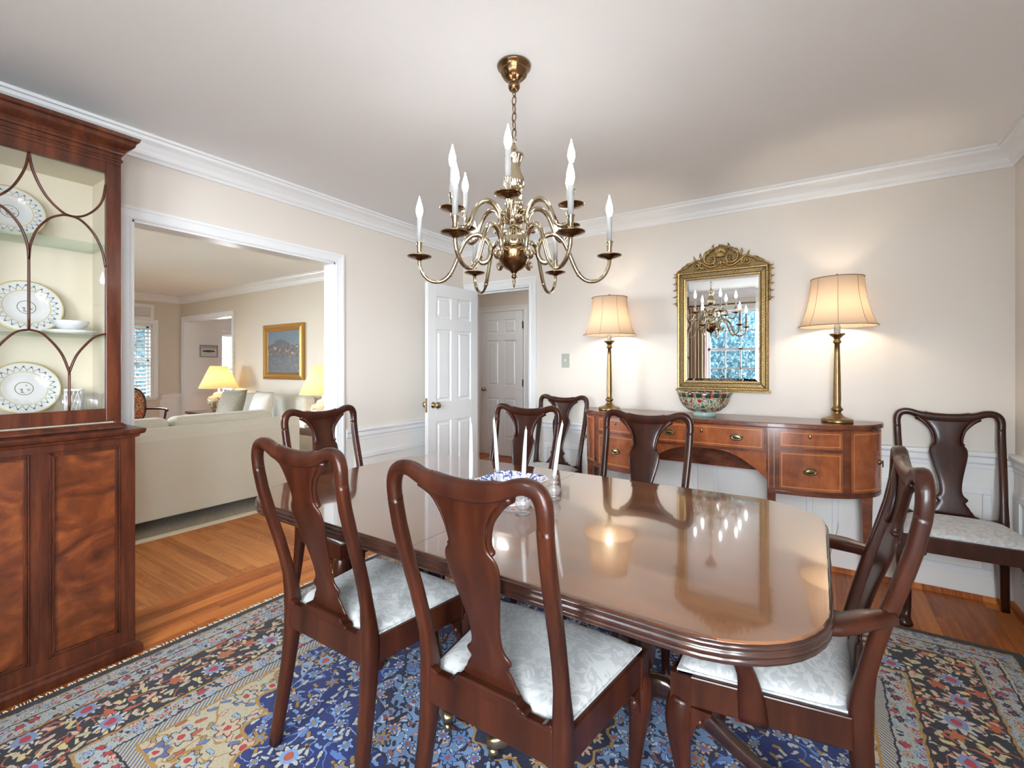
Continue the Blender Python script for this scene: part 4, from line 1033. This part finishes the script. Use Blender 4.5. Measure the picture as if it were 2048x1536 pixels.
# famille rose bowl
def rose_mat():
    g = G('famille_rose'); o = g.obj(); x, y, z = g.xyz(o); th = g.math('ARCTAN2', y, x); sc = .16
    v = g.node('ShaderNodeTexVoronoi'); v.inputs['Scale'].default_value = 34; v.inputs['Randomness'].default_value = .9; g.link(o.s, v.inputs['Vector'])
    dist = E(g, v.outputs['Distance']); r1, r2, r3 = g.xyz(E(g, v.outputs['Color'])); n = g.noise(o, 55, 3, 1.5)
    c = g.mix((n > .56), (.50, .49, .38), (.04, .10, .06)); c = g.mix((n < .40), c, (.10, .12, .10))
    pal = g.ramp(r1, [(0, (.36, .04, .02)), (.3, (.42, .13, .07)), (.5, (.04, .11, .06)), (.7, (.36, .07, .09)), (.85, (.42, .32, .12))], True)
    c = g.mix((dist+(n-.5)*.3 < .42)*(r2 > .35), c, pal)
    band = (z > .128)*(z < .158); dk = g.mix(((th*(20/6.2832)).mod(1.0)-.5).abs() < .17, (.02, .045, .03), g.ramp(r1, [(0, (.30, .06, .04)), (.5, (.30, .22, .09))], True))
    c = g.mix(band, c, dk); c = g.mix(z < .028, c, g.mix((th*(60/6.2832)).mod(1.0) > .5, (.16, .34, .33), (.45, .58, .55)))
    return g.set(col=c, rough=.08, coat=.6)
M['rose'] = rose_mat()
o = MB().lathe([(0, .002), (.072, 0), (.070, .022), (.066, .026), (.100, .040), (.135, .068), (.155, .100), (.168, .140), (.176, .163), (.172, .164), (.160, .135), (.145, .095), (.12, .06), (.07, .035), (0, .032)], n=48).build('porcelain_bowl', M['rose'], None, loc=(-.632, 3.27, SBT))
tag(o, 'round porcelain bowl with red flowers and dark green band on the sideboard below the mirror', 'bowl')

# ================================================================ GILT MIRROR
MX, MZ0, MZ1 = -.566, 1.105, 1.945
mr = empty('wall_mirror', (MX, YB, MZ0), 0, 'gilt framed mirror with carved scroll crest hanging above the sideboard', 'mirror'); hw = .292
FWd = .058; Hm = MZ1-MZ0
b = MB(); pf = [(0, 0), (.0, .030), (.006, .036), (.014, .034), (.018, .028), (.044, .026), (.048, .032), (.056, .030), (.060, .012), (.060, 0)]
rings = []
for (sx, sz) in ((-1, 0), (1, 0), (1, 1), (-1, 1)):
    rings.append([(sx*(hw-q), -d_, (q if sz == 0 else Hm-q)) for q, d_ in pf])
vs = [v for r in rings for v in r]; n = len(pf); fs = []
for i in range(4):
    j = (i+1) % 4
    for k in range(n): fs.append((i*n+k, i*n+(k+1) % n, j*n+(k+1) % n, j*n+k))
b.add(vs, fs)
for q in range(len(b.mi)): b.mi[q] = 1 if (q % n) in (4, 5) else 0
def bead(x, z, r=.0035): b.blob((x, -.028, z), (r, r*.9, r), 6, 4)
def rowx(z, x0, x1, st, sz): 
    k = int((x1-x0)/st)
    for i in range(k+1): x = x0+(x1-x0)*i/k; b.box(x-sz/2, x+sz/2, -.031, -.025, z-sz/2, z+sz/2)
def rowz(x, z0, z1, st, sz):
    k = int((z1-z0)/st)
    for i in range(k+1): z = z0+(z1-z0)*i/k; b.box(x-sz/2, x+sz/2, -.031, -.025, z-sz/2, z+sz/2)
for off in (.024, .031, .038):
    rowx(off, -hw+off, hw-off, .0105, .0056); rowx(Hm-off, -hw+off, hw-off, .0105, .0056); rowz(-hw+off, off, Hm-off, .0105, .0056); rowz(hw-off, off, Hm-off, .0105, .0056)
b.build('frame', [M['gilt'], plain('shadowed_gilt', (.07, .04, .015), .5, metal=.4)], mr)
b = MB().box(-hw-.012, hw+.012, -.034, 0, -.014, .002).box(-hw-.006, hw+.006, -.038, 0, -.008, -.002); b.build('base_moulding', M['gilt'], mr, bevel=.003)
gi = hw-.056
def gring(i, y): return [(-gi+i, y, .056+i), (gi-i, y, .056+i), (gi-i, y, Hm-.056-i), (-gi+i, y, Hm-.056-i)]
MB().layers([gring(0, -.012), gring(.022, -.015)], False, True).build('mirror_glass', M['mirror'], mr)
# crest: pediment board, rinceau scrolls, leaves and central shell
b = MB(); T0 = Hm
out = [(-hw-.01, T0-.004)]+[(x, T0+z) for x, z in ((-.28, .012), (-.235, .038), (-.18, .062), (-.13, .085), (-.09, .125), (-.045, .155), (0, .172), (.045, .155), (.09, .125), (.13, .085), (.18, .062), (.235, .038), (.28, .012))]+[(hw+.01, T0-.004)]
b.cur = 1; b.prism(out, -.012, -.002, 'y'); b.cur = 0
def scroll(cx, cz, r, turns, s, w0, d0, a0=0, ye=-.026):
    pts = []; rad = []; n_ = int(18*turns)+6
    for k in range(n_+1):
        t = k/n_; a = a0+s*t*turns*2*PI; rr = r*(1-t)**.8+.006; pts.append((cx+rr*math.cos(a), ye-.010*t, cz+rr*math.sin(a))); rad.append((w0*(1-.55*t), d0))
    b.sweep(pts, rad, 8, B=(0, -1, 0)); b.blob((cx, ye-.010, cz), (.009, .010, .009), 8, 5)
def leaf(x, z, ang, L, w, bend=.3, y=-.024):
    pts = []; rad = []
    for k in range(7): t = k/6; a = ang+bend*t; x2 = x+L*t*math.cos(a); z2 = z+L*t*math.sin(a); pts.append((x2, y-.010*math.sin(PI*t), z2)); rad.append((max(.0012, w*math.sin(PI*(.12+.86*t))), .005))
    b.sweep(pts, rad, 6, B=(0, -1, 0))
for s in (1, -1):
    scroll(s*.062, T0+.075, .048, 1.15, -s, .0095, .010, PI/2 if s > 0 else PI/2); scroll(s*.165, T0+.038, .032, 1.1, s, .007, .008, PI/2)
    wave = smooth_path([(s*.02, -.022, T0+.030), (s*.07, -.024, T0+.018), (s*.12, -.024, T0+.05), (s*.155, -.024, T0+.075), (s*.20, -.024, T0+.055), (s*.245, -.024, T0+.028), (s*.285, -.024, T0+.012), (s*.305, -.022, T0-.01), (s*.318, -.02, T0-.002)], 4)
    b.sweep(wave, lerp_list([(.008, .008), (.009, .009), (.008, .009), (.008, .008), (.007, .008), (.006, .007), (.006, .006), (.005, .006), (.002, .003)], len(wave)), 8, B=(0, -1, 0))
    for (x, z, a, L, w, be) in ((.10, .085, 1.15, .05, .010, .6), (.115, .075, .75, .055, .010, .5), (.085, .10, 1.5, .05, .010, .5), (.155, .07, .55, .045, .008, .5), (.19, .055, .25, .045, .008, -.3), (.215, .03, .1, .05, .007, -.2), (.13, .03, .2, .05, .008, .8), (.05, .13, 1.3, .045, .009, .4), (.22, .045, -.1, .055, .006, -.3), (.10, .01, .1, .06, .007, .3), (.03, .02, .6, .06, .008, .9), (.07, .055, 2.3, .03, .007, .9)):
        ang = a if s > 0 else PI-a; leaf(s*x, T0+z, ang, L, w, be*s)
    for k in range(5): leaf(s*(hw+.003), T0-.02-k*.048, (-1.2 if s > 0 else PI+1.2), .03, .006, .9*s)
    b.sweep(smooth_path([(s*(hw+.004), -.02, T0), (s*(hw+.010), -.02, T0-.08), (s*(hw+.004), -.02, T0-.16), (s*(hw+.008), -.02, T0-.24)], 4), [.006]*13, 6)
for k in range(-4, 5): leaf(0, T0+.105, PI/2+k*.34, .068-.005*abs(k), .0085, .1*(-1 if k > 0 else 1), -.030)
for k in range(-3, 4): leaf(0, T0+.085, PI/2+k*.5, .038, .008, 0, -.040)
b.blob((0, -.044, T0+.088), (.014, .012, .014), 10, 6); b.blob((0, -.036, T0+.045), (.012, .010, .018), 10, 6)
for a in (PI*1.25, PI*1.75, PI*1.5): leaf(0, T0+.055, a, .045, .008, .2)
b.build('carved_crest', [M['gilt'], plain('crest_ground', (.20, .13, .05), .5, metal=.6)], mr)
# light switch
sw = empty('light_switch', (-1.778, YB, 1.315), 0, 'grey-green light switch plate on the back wall left of the sideboard', 'light switch')
MB().box(-.036, .036, -.006, 0, -.058, .058).build('plate', plain('switch_plate', (.36, .38, .33), .5), sw, bevel=.002)
MB().box(-.005, .005, -.016, -.005, -.006, .010, rot=(.3, 'X')).build('toggle', M['trim'], sw)

# ================================================================ CHANDELIER
CX, CY = -.99, 1.515
ch = empty('chandelier', (CX, CY, 0), 0, 'two-tier brass chandelier with twelve candle lights hanging over the table', 'chandelier')
MB().lathe([(0, 2.338), (.008, 2.338), (.018, 2.344), (.023, 2.354), (.023, 2.364), (.015, 2.372), (.022, 2.378), (.034, 2.386), (.046, 2.400), (.054, 2.416), (.056, 2.426), (.064, 2.430), (.066, 2.436), (.064, 2.4395), (0, 2.4395)], n=40, flute=(2.384, 2.405, .06, 16)).build('canopy', M['chand_dk'], ch)
z = 2.335; k = 0; cb = MB()
while z > 2.15:
    n = 16; pts = []
    for i in range(n):
        a = 2*PI*i/n; u = .0085*math.cos(a); w = .0195*math.sin(a)
        pts.append((u, 0, z+w) if k % 2 else (0, u, z+w))
    cb.sweep(pts, .0022, 6, closed=True); z -= .0318; k += 1
cb.build('chain', M['chand_dk'], ch)
body = [(0, 1.574), (.003, 1.578), (.006, 1.60), (.004, 1.608), (.010, 1.614), (.011, 1.620), (.007, 1.626), (.012, 1.634), (.018, 1.640), (.034, 1.648), (.050, 1.664), (.061, 1.688), (.065, 1.712), (.063, 1.726)]
MB().lathe(body+[(0, 1.727)], n=40, flute=(1.66, 1.72, .02, 20)).build('bowl', M['chand_dk'], ch)
up = [(.060, 1.727), (.058, 1.745), (.055, 1.765), (.046, 1.788), (.030, 1.803), (.018, 1.808), (.016, 1.818), (.030, 1.824), (.040, 1.838), (.042, 1.850), (.030, 1.856), (.022, 1.862), (.034, 1.875), (.036, 1.90), (.026, 1.918), (.012, 1.930), (.016, 1.940),
      (.030, 1.952), (.040, 1.975), (.037, 2.00), (.026, 2.025), (.022, 2.045), (.026, 2.065), (.034, 2.080), (.038, 2.088), (.036, 2.094), (.022, 2.098), (.016, 2.110), (.010, 2.125), (.005, 2.138), (0, 2.142)]
MB().lathe(up, n=48, flute=(1.73, 2.075, .045, 16)).build('fluted_column', M['chand'], ch)
MB().sweep([(.010*math.cos(2*PI*i/14), 0, 2.146+.010*math.sin(2*PI*i/14)) for i in range(14)], .0025, 6, closed=True).build('loop', M['chand'], ch)
LOW = [(.37, 1.688), (.368, 1.660), (.350, 1.622), (.318, 1.600), (.280, 1.602), (.250, 1.628), (.228, 1.672), (.208, 1.722), (.186, 1.762), (.155, 1.782), (.122, 1.775), (.098, 1.745), (.092, 1.708), (.104, 1.680), (.124, 1.672), (.134, 1.686), (.126, 1.698)]
UPP = [(.25, 1.838), (.248, 1.812), (.232, 1.786), (.208, 1.780), (.188, 1.796), (.172, 1.832), (.152, 1.872), (.122, 1.896), (.090, 1.892), (.066, 1.866), (.058, 1.832), (.068, 1.808), (.088, 1.806), (.092, 1.820)]
right = Vector((math.cos(YAW), math.sin(YAW), 0)); toward = Vector((math.sin(YAW), -math.cos(YAW), 0))
def arm(path, th, Rr, zc, kind, col_r):
    d = right*math.cos(th)+toward*math.sin(th); nn = Vector((-d.y, d.x, 0))
    pts = smooth_path([d*r+Vector((0, 0, z)) for r, z in path], 4)
    b = MB(); b.sweep(pts, lerp_list([(.0075, .0075)]*4+[(.0085, .0085)]*3+[(.0105, .0095)]*5+[(.009, .009), (.005, .008)], len(pts)), 8, B=nn)
    jx = path[5] if kind == 'low' else path[4]
    b.blob(tuple(d*jx[0]+Vector((0, 0, jx[1]))), (.010, .010, .012), 8, 5)
    cc = path[-5]; b.sweep([d*cc[0]+Vector((0, 0, cc[1])), d*col_r+Vector((0, 0, cc[1]+.004))], [.006, .008], 8)
    a = b.build('arm', M['chand'], ch)
    c = d*Rr
    MB().lathe([(.006, zc-.010), (.012, zc-.004), (.030, zc), (.046, zc+.006), (.0475, zc+.009), (.044, zc+.009), (.028, zc+.004), (.010, zc+.004)], (c.x, c.y, 0), 28).build('drip_pan', M['chand_dk'], a)
    MB().lathe([(.010, zc+.003), (.013, zc+.008), (.012, zc+.014), (.0085, zc+.018), (.0105, zc+.026), (.009, zc+.036), (.0115, zc+.046), (.012, zc+.056), (.0145, zc+.060), (.0145, zc+.063), (.010, zc+.064)], (c.x, c.y, 0), 18).build('candle_cup', M['chand'], a)
    MB().lathe([(.0098, zc+.062), (.0098, zc+.158), (.007, zc+.160)], (c.x, c.y, 0), 14).build('candle_sleeve', M['sleeve'], a)
    MB().lathe([(.0065, zc+.159), (.010, zc+.168), (.0135, zc+.182), (.0125, zc+.198), (.008, zc+.216), (.0035, zc+.232), (.0008, zc+.244)], (c.x, c.y, 0), 10).build('bulb', M['bulb'], a)
for k in range(6): arm(LOW, math.radians(1+60*k), .37, 1.690, 'low', .055)
for k in range(6): arm(UPP, math.radians(37+60*k-2), .25, 1.840, 'up', .030)

# ================================================================ CURTAINS by the rear window (in the mirror)
def stripe():
    g = G('striped_silk'); o = g.obj(); x, y, z = g.xyz(o); t = (x*9.0).mod(1.0)
    return g.set(col=g.ramp(t, [(0, (.55, .44, .28)), (.25, (.28, .04, .035)), (.38, (.60, .52, .38)), (.6, (.22, .14, .07)), (.75, (.58, .50, .36)), (.9, (.35, .20, .10))], True), rough=.5)
M['stripe'] = stripe()
cu = None
for i, x0 in enumerate((-1.76, -.50)):
    n = 60; outl = []
    for k in range(n+1): t = k/n; outl.append((t*.26, .016*math.sin(t*PI*10)+.02))
    ring = outl+[(p[0], p[1]-.004) for p in outl[::-1]]
    b = MB().layers([[(p[0], p[1], z) for p in ring] for z in (.02, 2.2)], smooth=False)
    o = b.build('curtain', M['stripe'], None, loc=(x0, YR+.055, 0)); tag(o, ['striped silk curtain left of the window reflected in the mirror', 'striped silk curtain right of the window behind the camera'][i], 'curtain', 'striped curtains')
o = MB().sweep([(-1.85, YR+.085, 2.22), (-.15, YR+.085, 2.22)], .014, 12).build('curtain_rod', M['brass_dk']); tag(o, 'dark curtain rod above the rear window', 'curtain rod')
for x in (-1.80, -.22): MB().box(x-.008, x+.008, YR-(YR), 0, 0, 0) if False else MB().box(x-.008, x+.008, YR, YR+.09, 2.205, 2.222).build('rod_bracket', M['brass_dk'], o)
# foliage outside
def leafmat():
    g = G('garden_foliage'); o = g.obj(); n = g.noise(o, 15, 8, .8, .8)
    return g.set(col=g.ramp(n, [(.40, (.001, .004, .005)), (.48, (.006, .017, .024)), (.55, (.018, .040, .054)), (.63, (.10, .15, .18))]), rough=.9, spec=.05)
M['leaf'] = leafmat()
import bmesh
def bush(name, loc, sx, sy, sz, label, seed):
    bm = bmesh.new(); bmesh.ops.create_icosphere(bm, subdivisions=5, radius=1); rnd = random.Random(seed)
    from mathutils import noise as mn
    for v in bm.verts:
        p = v.co.copy(); v.co *= 1+.16*mn.noise(p*2.5+Vector((seed, 0, 0)))+.10*mn.noise(p*9+Vector((0, seed, 0)))+.06*mn.noise(p*22); v.co.x *= sx; v.co.y *= sy; v.co.z *= sz
        if v.co.z < -sz*.8: v.co.z = -sz*.8
    me = bpy.data.meshes.new(name); bm.to_mesh(me); bm.free(); me.materials.append(M['leaf']); me.polygons.foreach_set('use_smooth', [True]*len(me.polygons)); o = bpy.data.objects.new(name, me); C.objects.link(o); o.location = (loc[0], loc[1], sz*.8-.3); tag(o, label, 'shrub', 'shrubs outside the rear window')
bush('garden_shrub', (-5.3, -6.0), 1.7, 1.3, 2.4, 'leafy shrub outside the rear window, left one in the mirror', 1); bush('garden_shrub', (-1.75, -5.4), 1.55, 1.2, 2.6, 'leafy shrub outside the rear window, right one in the mirror', 4)
struct(MB().box(-3.2, 3.5, -3.9, YR-WT-.01, -.3, -.05), 'bounce_slab', plain('pale_bounce', (.42, .40, .37), .9))  # unseen pale slab, added to bounce daylight up to the ceiling
bush('garden_shrub', (-13.5, 2.2), 1.3, 2.6, 2.2, 'leafy shrub added outside the shuttered living room window to dim the sky', 12)  # added to dim the bright sky behind the shutters
struct(MB().box(-16, 6, -12, 9, -.45, -.3), 'ground', plain('lawn', (.035, .045, .025), .9))

# ================================================================ LIVING ROOM
sf = empty('sofa', (-4.2, 1.1, 0), 0, 'long cream sofa with its back to the dining room, seen through the wide opening', 'sofa')
# local x: negative into the living room; y along the sofa
LEN = (-1.35, 1.53)
b = MB(); pr = [(0, .10), (0, .70), (-.012, .755), (-.05, .785), (-.10, .79), (-.16, .76), (-.20, .40), (-.20, .10)]
b.prism([(x, z) for x, z in pr], LEN[0], LEN[1], 'y'); b.build('back', M['sofa'], sf, bevel=.012, seg=3)
MB().box(-.90, -.18, LEN[0]+.01, LEN[1]-.01, .10, .40).build('seat_base', M['sofa'], sf, bevel=.02, seg=3)
for s, y0 in ((1, LEN[1]-.17), (-1, LEN[0])):
    MB().box(-.92, -.19, y0, y0+.17, .10, .62).build('arm', M['sofa'], sf, bevel=.05, seg=4)
for k in range(3):
    y0 = LEN[0]+.18+k*.845
    MB().box(-.32, -.13, y0, y0+.83, .50, .855).build('back_cushion', M['sofa'], sf, bevel=.06, seg=4)
    MB().box(-.90, -.28, y0, y0+.83, .40, .52).build('seat_cushion', M['sofa'], sf, bevel=.03, seg=3)
for (x, y) in ((-.05, LEN[0]+.05), (-.05, LEN[1]-.05), (-.85, LEN[0]+.05), (-.85, LEN[1]-.05)): MB().box(x-.025, x+.025, y-.025, y+.025, .012, .105).build('foot', M['darkwood'], sf)
b = MB().box(-7.4, -4.11, -.8, 2.78, .001, .011); o = b.build('living_rug', M['jute']); tag(o, 'brown woven rug under the cream sofa in the living room', 'rug')
fr2 = MB().box(-4.11, -4.04, -.8, 2.78, .001, .009); f2 = fr2.build('pale_edge', M['fringe'], o); f2['label'] = 'pale whitish edge band'
# loveseat by the painting wall
ls = empty('loveseat', (-6.0, 3.05, 0), 0, 'white slipcovered loveseat under the painting', 'sofa')
MB().box(-.85, .85, -.05, .38, .08, .42).build('seat_base', M['white_cloth'], ls, bevel=.03, seg=3)
MB().box(-.85, .85, .22, .40, .10, .90).build('back', M['white_cloth'], ls, bevel=.06, seg=4)
for s in (1, -1): MB().box(.72 if s > 0 else -.90, .90 if s > 0 else -.72, -.45, .38, .08, .64).build('arm', M['white_cloth'], ls, bevel=.07, seg=4)
MB().box(-.72, .72, -.45, .22, .30, .48).build('seat_cushion', M['white_cloth'], ls, bevel=.04, seg=3)
def pillow(loc, rx, rz, s, mat, label, name='throw_pillow'):
    b = MB(); n = 10; vs = []; fs = []
    for side in (1, -1):
        base = len(vs)
        for j in range(n+1):
            for i in range(n+1):
                u, v = -1+2*i/n, -1+2*j/n; e = 1-.06*(1-u*u)*(abs(v) > .99)-.0; th = .085*((1-u*u)*(1-v*v))**.45
                vs.append((u*s*(1-.05*(1-v*v)), side*th, v*s*(1-.05*(1-u*u))))
        for j in range(n):
            for i in range(n): a = base+j*(n+1)+i; fs.append((a, a+1, a+n+2, a+n+1))
    b.add(vs, fs, True); o = b.build(name, mat, None, weld=True, loc=loc); o.rotation_euler = (rx, 0, rz); return tag(o, label, 'pillow')
pillow((-6.30, 2.98, .73), -.3, .1, .25, M['olive'], 'grey-green throw pillow leaning on the white loveseat')
pillow((-5.62, 3.0, .73), -.25, -.1, .24, M['white_cloth'], 'plump white pillow at the right end of the loveseat')
# living room lamps on end tables
def vase_mat():
    g = G('ginger_jar'); o = g.obj(); n = g.noise(o, 14, 4, 1.5); x, y, z = g.xyz(o)
    return g.set(col=g.mix((n > .55)*(z < .20), (.62, .56, .42), (.30, .19, .08)), rough=.15, coat=.4)
M['vase'] = vase_mat()
def side_table(loc, label):
    t = empty('end_table', loc, 0, label, 'table', 'living room end tables')
    MB().box(-.27, .27, -.25, .25, .60, .63).build('top', M['picwood'], t, bevel=.006)
    MB().box(-.23, .23, -.21, .21, .10, .13).build('shelf', M['picwood'], t, bevel=.003); MB().box(-.24, .24, -.22, .22, .54, .60).build('apron', M['picwood'], t)
    for sx in (1, -1):
        for sy in (1, -1): MB().lathe([(.012, 0), (.018, .05), (.014, .12), (.02, .3), (.016, .45), (.022, .56), (.02, .60)], (sx*.22, sy*.20, 0), 12).build('leg', M['picwood'], t)
    return t
et = side_table((-4.60, 3.10, .0), 'dark end table right of the loveseat, half behind the chair back')
dup(et, (-7.20, 3.18, 0), 0, 'dark end table left of the loveseat, behind the sofa')
def jar_lamp(loc, label):
    t = empty('jar_lamp', loc, 0, label, 'lamp', 'living room jar lamps')
    MB().lathe([(0, 0), (.075, 0), (.08, .01), (.105, .05), (.140, .11), (.148, .16), (.125, .205), (.075, .225), (.07, .25), (.055, .262), (.02, .268), (.012, .30), (0, .30)], n=32).build('jar', M['vase'], t)
    MB().lathe([(.008, .29), (.008, .40), (.02, .42), (.03, .46), (.02, .50), (.002, .51)], n=12).build('bulb', M['lampbulb'], t)
    b = MB(); b.lathe([(.25, .325), (.11, .64)], n=40); b.f = b.f[:-2]; b.mi = b.mi[:-2]; b.sm = b.sm[:-2]; b.build('lamp_shade', M['shade_living'], t); return t
jl = jar_lamp((-4.60, 3.16, .632), 'cream jar table lamp with cone shade, partly cut by the opening frame')
dup(jl, (-7.12, 3.22, .632), 0, 'cream jar table lamp with cone shade left of the loveseat')
o = MB().box(-.16, .14, -.12, .12, 0, .035).box(-.13, .16, -.10, .11, .035, .06).build('book_stack', M['white_cloth'], None, loc=(-4.55, 2.93, .632)); tag(o, 'two pale books stacked on the end table', 'books')
# painting
def canvas():
    g = G('landscape_canvas'); o = g.obj(); x, y, z = g.xyz(o); n = g.noise(o, 9, 5, 1.5, .6); n2 = g.noise(o, 26, 4, 1.2)
    hill = .17-((x+.06)*(x+.06))*1.4+(n-.5)*.12
    sky = g.mix(n, (.03, .06, .10), (.13, .17, .20)); land = g.ramp(n2, [(.35, (.008, .010, .010)), (.48, (.035, .028, .016)), (.53, (.11, .030, .015)), (.62, (.30, .27, .15))], True)
    mount = g.mix(n2, (.012, .018, .03), (.04, .05, .06)); water = g.ramp(n2, [(.3, (.010, .018, .028)), (.5, (.022, .032, .042)), (.62, (.10, .09, .055))])
    c = g.mix(z < hill, sky, mount); c = g.mix(z < .10+(n-.5)*.2, c, land); c = g.mix(z < -.06+(n2-.5)*.08, c, water)
    return g.set(col=c, rough=.5)
M['canvas'] = canvas()
pt = empty('framed_painting', (-5.97, YB, 1.46), 0, 'framed oil painting of a lakeside village below a mountain in the living room', 'painting')
def frame4(b, W_, H_, pf):
    rings = []
    for (sx, sz) in ((-1, -1), (1, -1), (1, 1), (-1, 1)): rings.append([(sx*(W_-q), -d_, sz*(H_-q)) for q, d_ in pf])
    vs = [v for r in rings for v in r]; n = len(pf); fs = []
    for i in range(4):
        j = (i+1) % 4
        for k in range(n): fs.append((i*n+k, i*n+(k+1) % n, j*n+(k+1) % n, j*n+k))
    b.add(vs, fs); return b
g_ = G('gold_frame'); M['gold'] = g_.set(col=(.46, .25, .07), rough=.35, metal=.6)
frame4(MB(), .47, .37, [(0, 0), (0, .035), (.015, .045), (.035, .030), (.065, .040), (.085, .02), (.09, .01), (.09, 0)]).build('frame', M['gold'], pt)
MB().box(-.39, .39, -.012, -.006, -.29, .29).build('canvas', M['canvas'], pt)
# unseen ceiling light, added to brighten the hall
hl = empty('added_hall_light', (-3.2, 4.5, H), 0, 'unseen round light added to brighten the hall behind the open door', 'ceiling light')
MB().lathe([(0, -.10), (.08, -.09), (.13, -.06), (.15, -.02), (0, -.02)], n=24).build('glass_dome', plain('lit_dome', (1, 1, 1), .3, emc=(1, .95, .88), ems=14.0), hl)
MB().lathe([(.16, -.02), (.16, 0), (0, 0)], n=24).build('base', M['brass'], hl)
# small ship picture in the foyer
def ship():
    g = G('ship_print'); o = g.obj(); x, y, z = g.xyz(o)
    c = g.mix((z.abs() < .022)*(y.abs() < .10)*(y.abs()*.12+z.abs() < .024), (.62, .62, .60), (.05, .05, .055)); c = g.mix((z > .05), c, (.40, .41, .42)); return g.set(col=c, rough=.3)
sp = empty('ship_picture', (-9.3, 4.03, 1.54), 0, 'small framed black and white ship picture on the white foyer wall', 'picture')
b = MB()
for (a, c, z0, z1) in ((-.15, .15, .095, .11), (-.15, .15, -.11, -.095), (-.15, -.135, -.095, .095), (.135, .15, -.095, .095)): b.box(0, .018, a, c, z0, z1)
b.build('frame', plain('pewter_frame', (.22, .22, .21), .4), sp); MB().box(0, .006, -.135, .135, -.095, .095).build('print', ship(), sp)
# floral armchair
def floral():
    g = G('red_floral'); o = g.obj(); n = g.noise(o, 9, 3, 2.2); n2 = g.noise(o, 22, 2, 2.0)
    c = g.ramp(n, [(.0, (.25, .04, .02)), (.42, (.50, .40, .26)), (.52, (.42, .07, .03)), (.62, (.55, .45, .30))], True); c = g.mix(n2 > .62, c, (.06, .03, .02)); return g.set(col=c, rough=.8)
M['floral'] = floral()
fc = empty('floral_armchair', (-7.75, 2.42, 0), math.radians(-80), 'open armchair in red floral fabric with dark wood frame near the living room window', 'armchair')
ov = lambda rx, rz, y, n=32: [(rx*math.copysign(abs(math.cos(2*PI*k/n))**.75, math.cos(2*PI*k/n)), y, .70+rz*math.copysign(abs(math.sin(2*PI*k/n))**.75, math.sin(2*PI*k/n))) for k in range(n)]
MB().layers([ov(.24, .24, -.26), ov(.26, .26, -.24), ov(.26, .26, -.21), ov(.22, .22, -.19)], smooth=True).build('upholstered_back', M['floral'], fc)
MB().sweep(ov(.27, .27, -.225), .018, 8, B=(0, 1, 0), closed=True).build('back_frame', M['darkwood'], fc)
MB().box(-.28, .28, -.26, .28, .36, .46).build('seat', M['floral'], fc, bevel=.04, seg=3)
for s in (1, -1):
    MB().sweep(smooth_path([(s*.27, -.22, .66), (s*.33, -.02, .665), (s*.33, .18, .66), (s*.30, .22, .645)], 4), .016, 8).build('arm', M['darkwood'], fc)
    MB().sweep(smooth_path([(s*.30, .10, .40), (s*.33, .12, .53), (s*.33, .15, .65)], 3), .014, 8).build('arm_support', M['darkwood'], fc)
    for y in (-.22, .24): MB().lathe([(.014, 0), (.02, .03), (.014, .08), (.022, .34), (.022, .38)], (s*.25, y, .0135), 10).build('leg', M['darkwood'], fc)
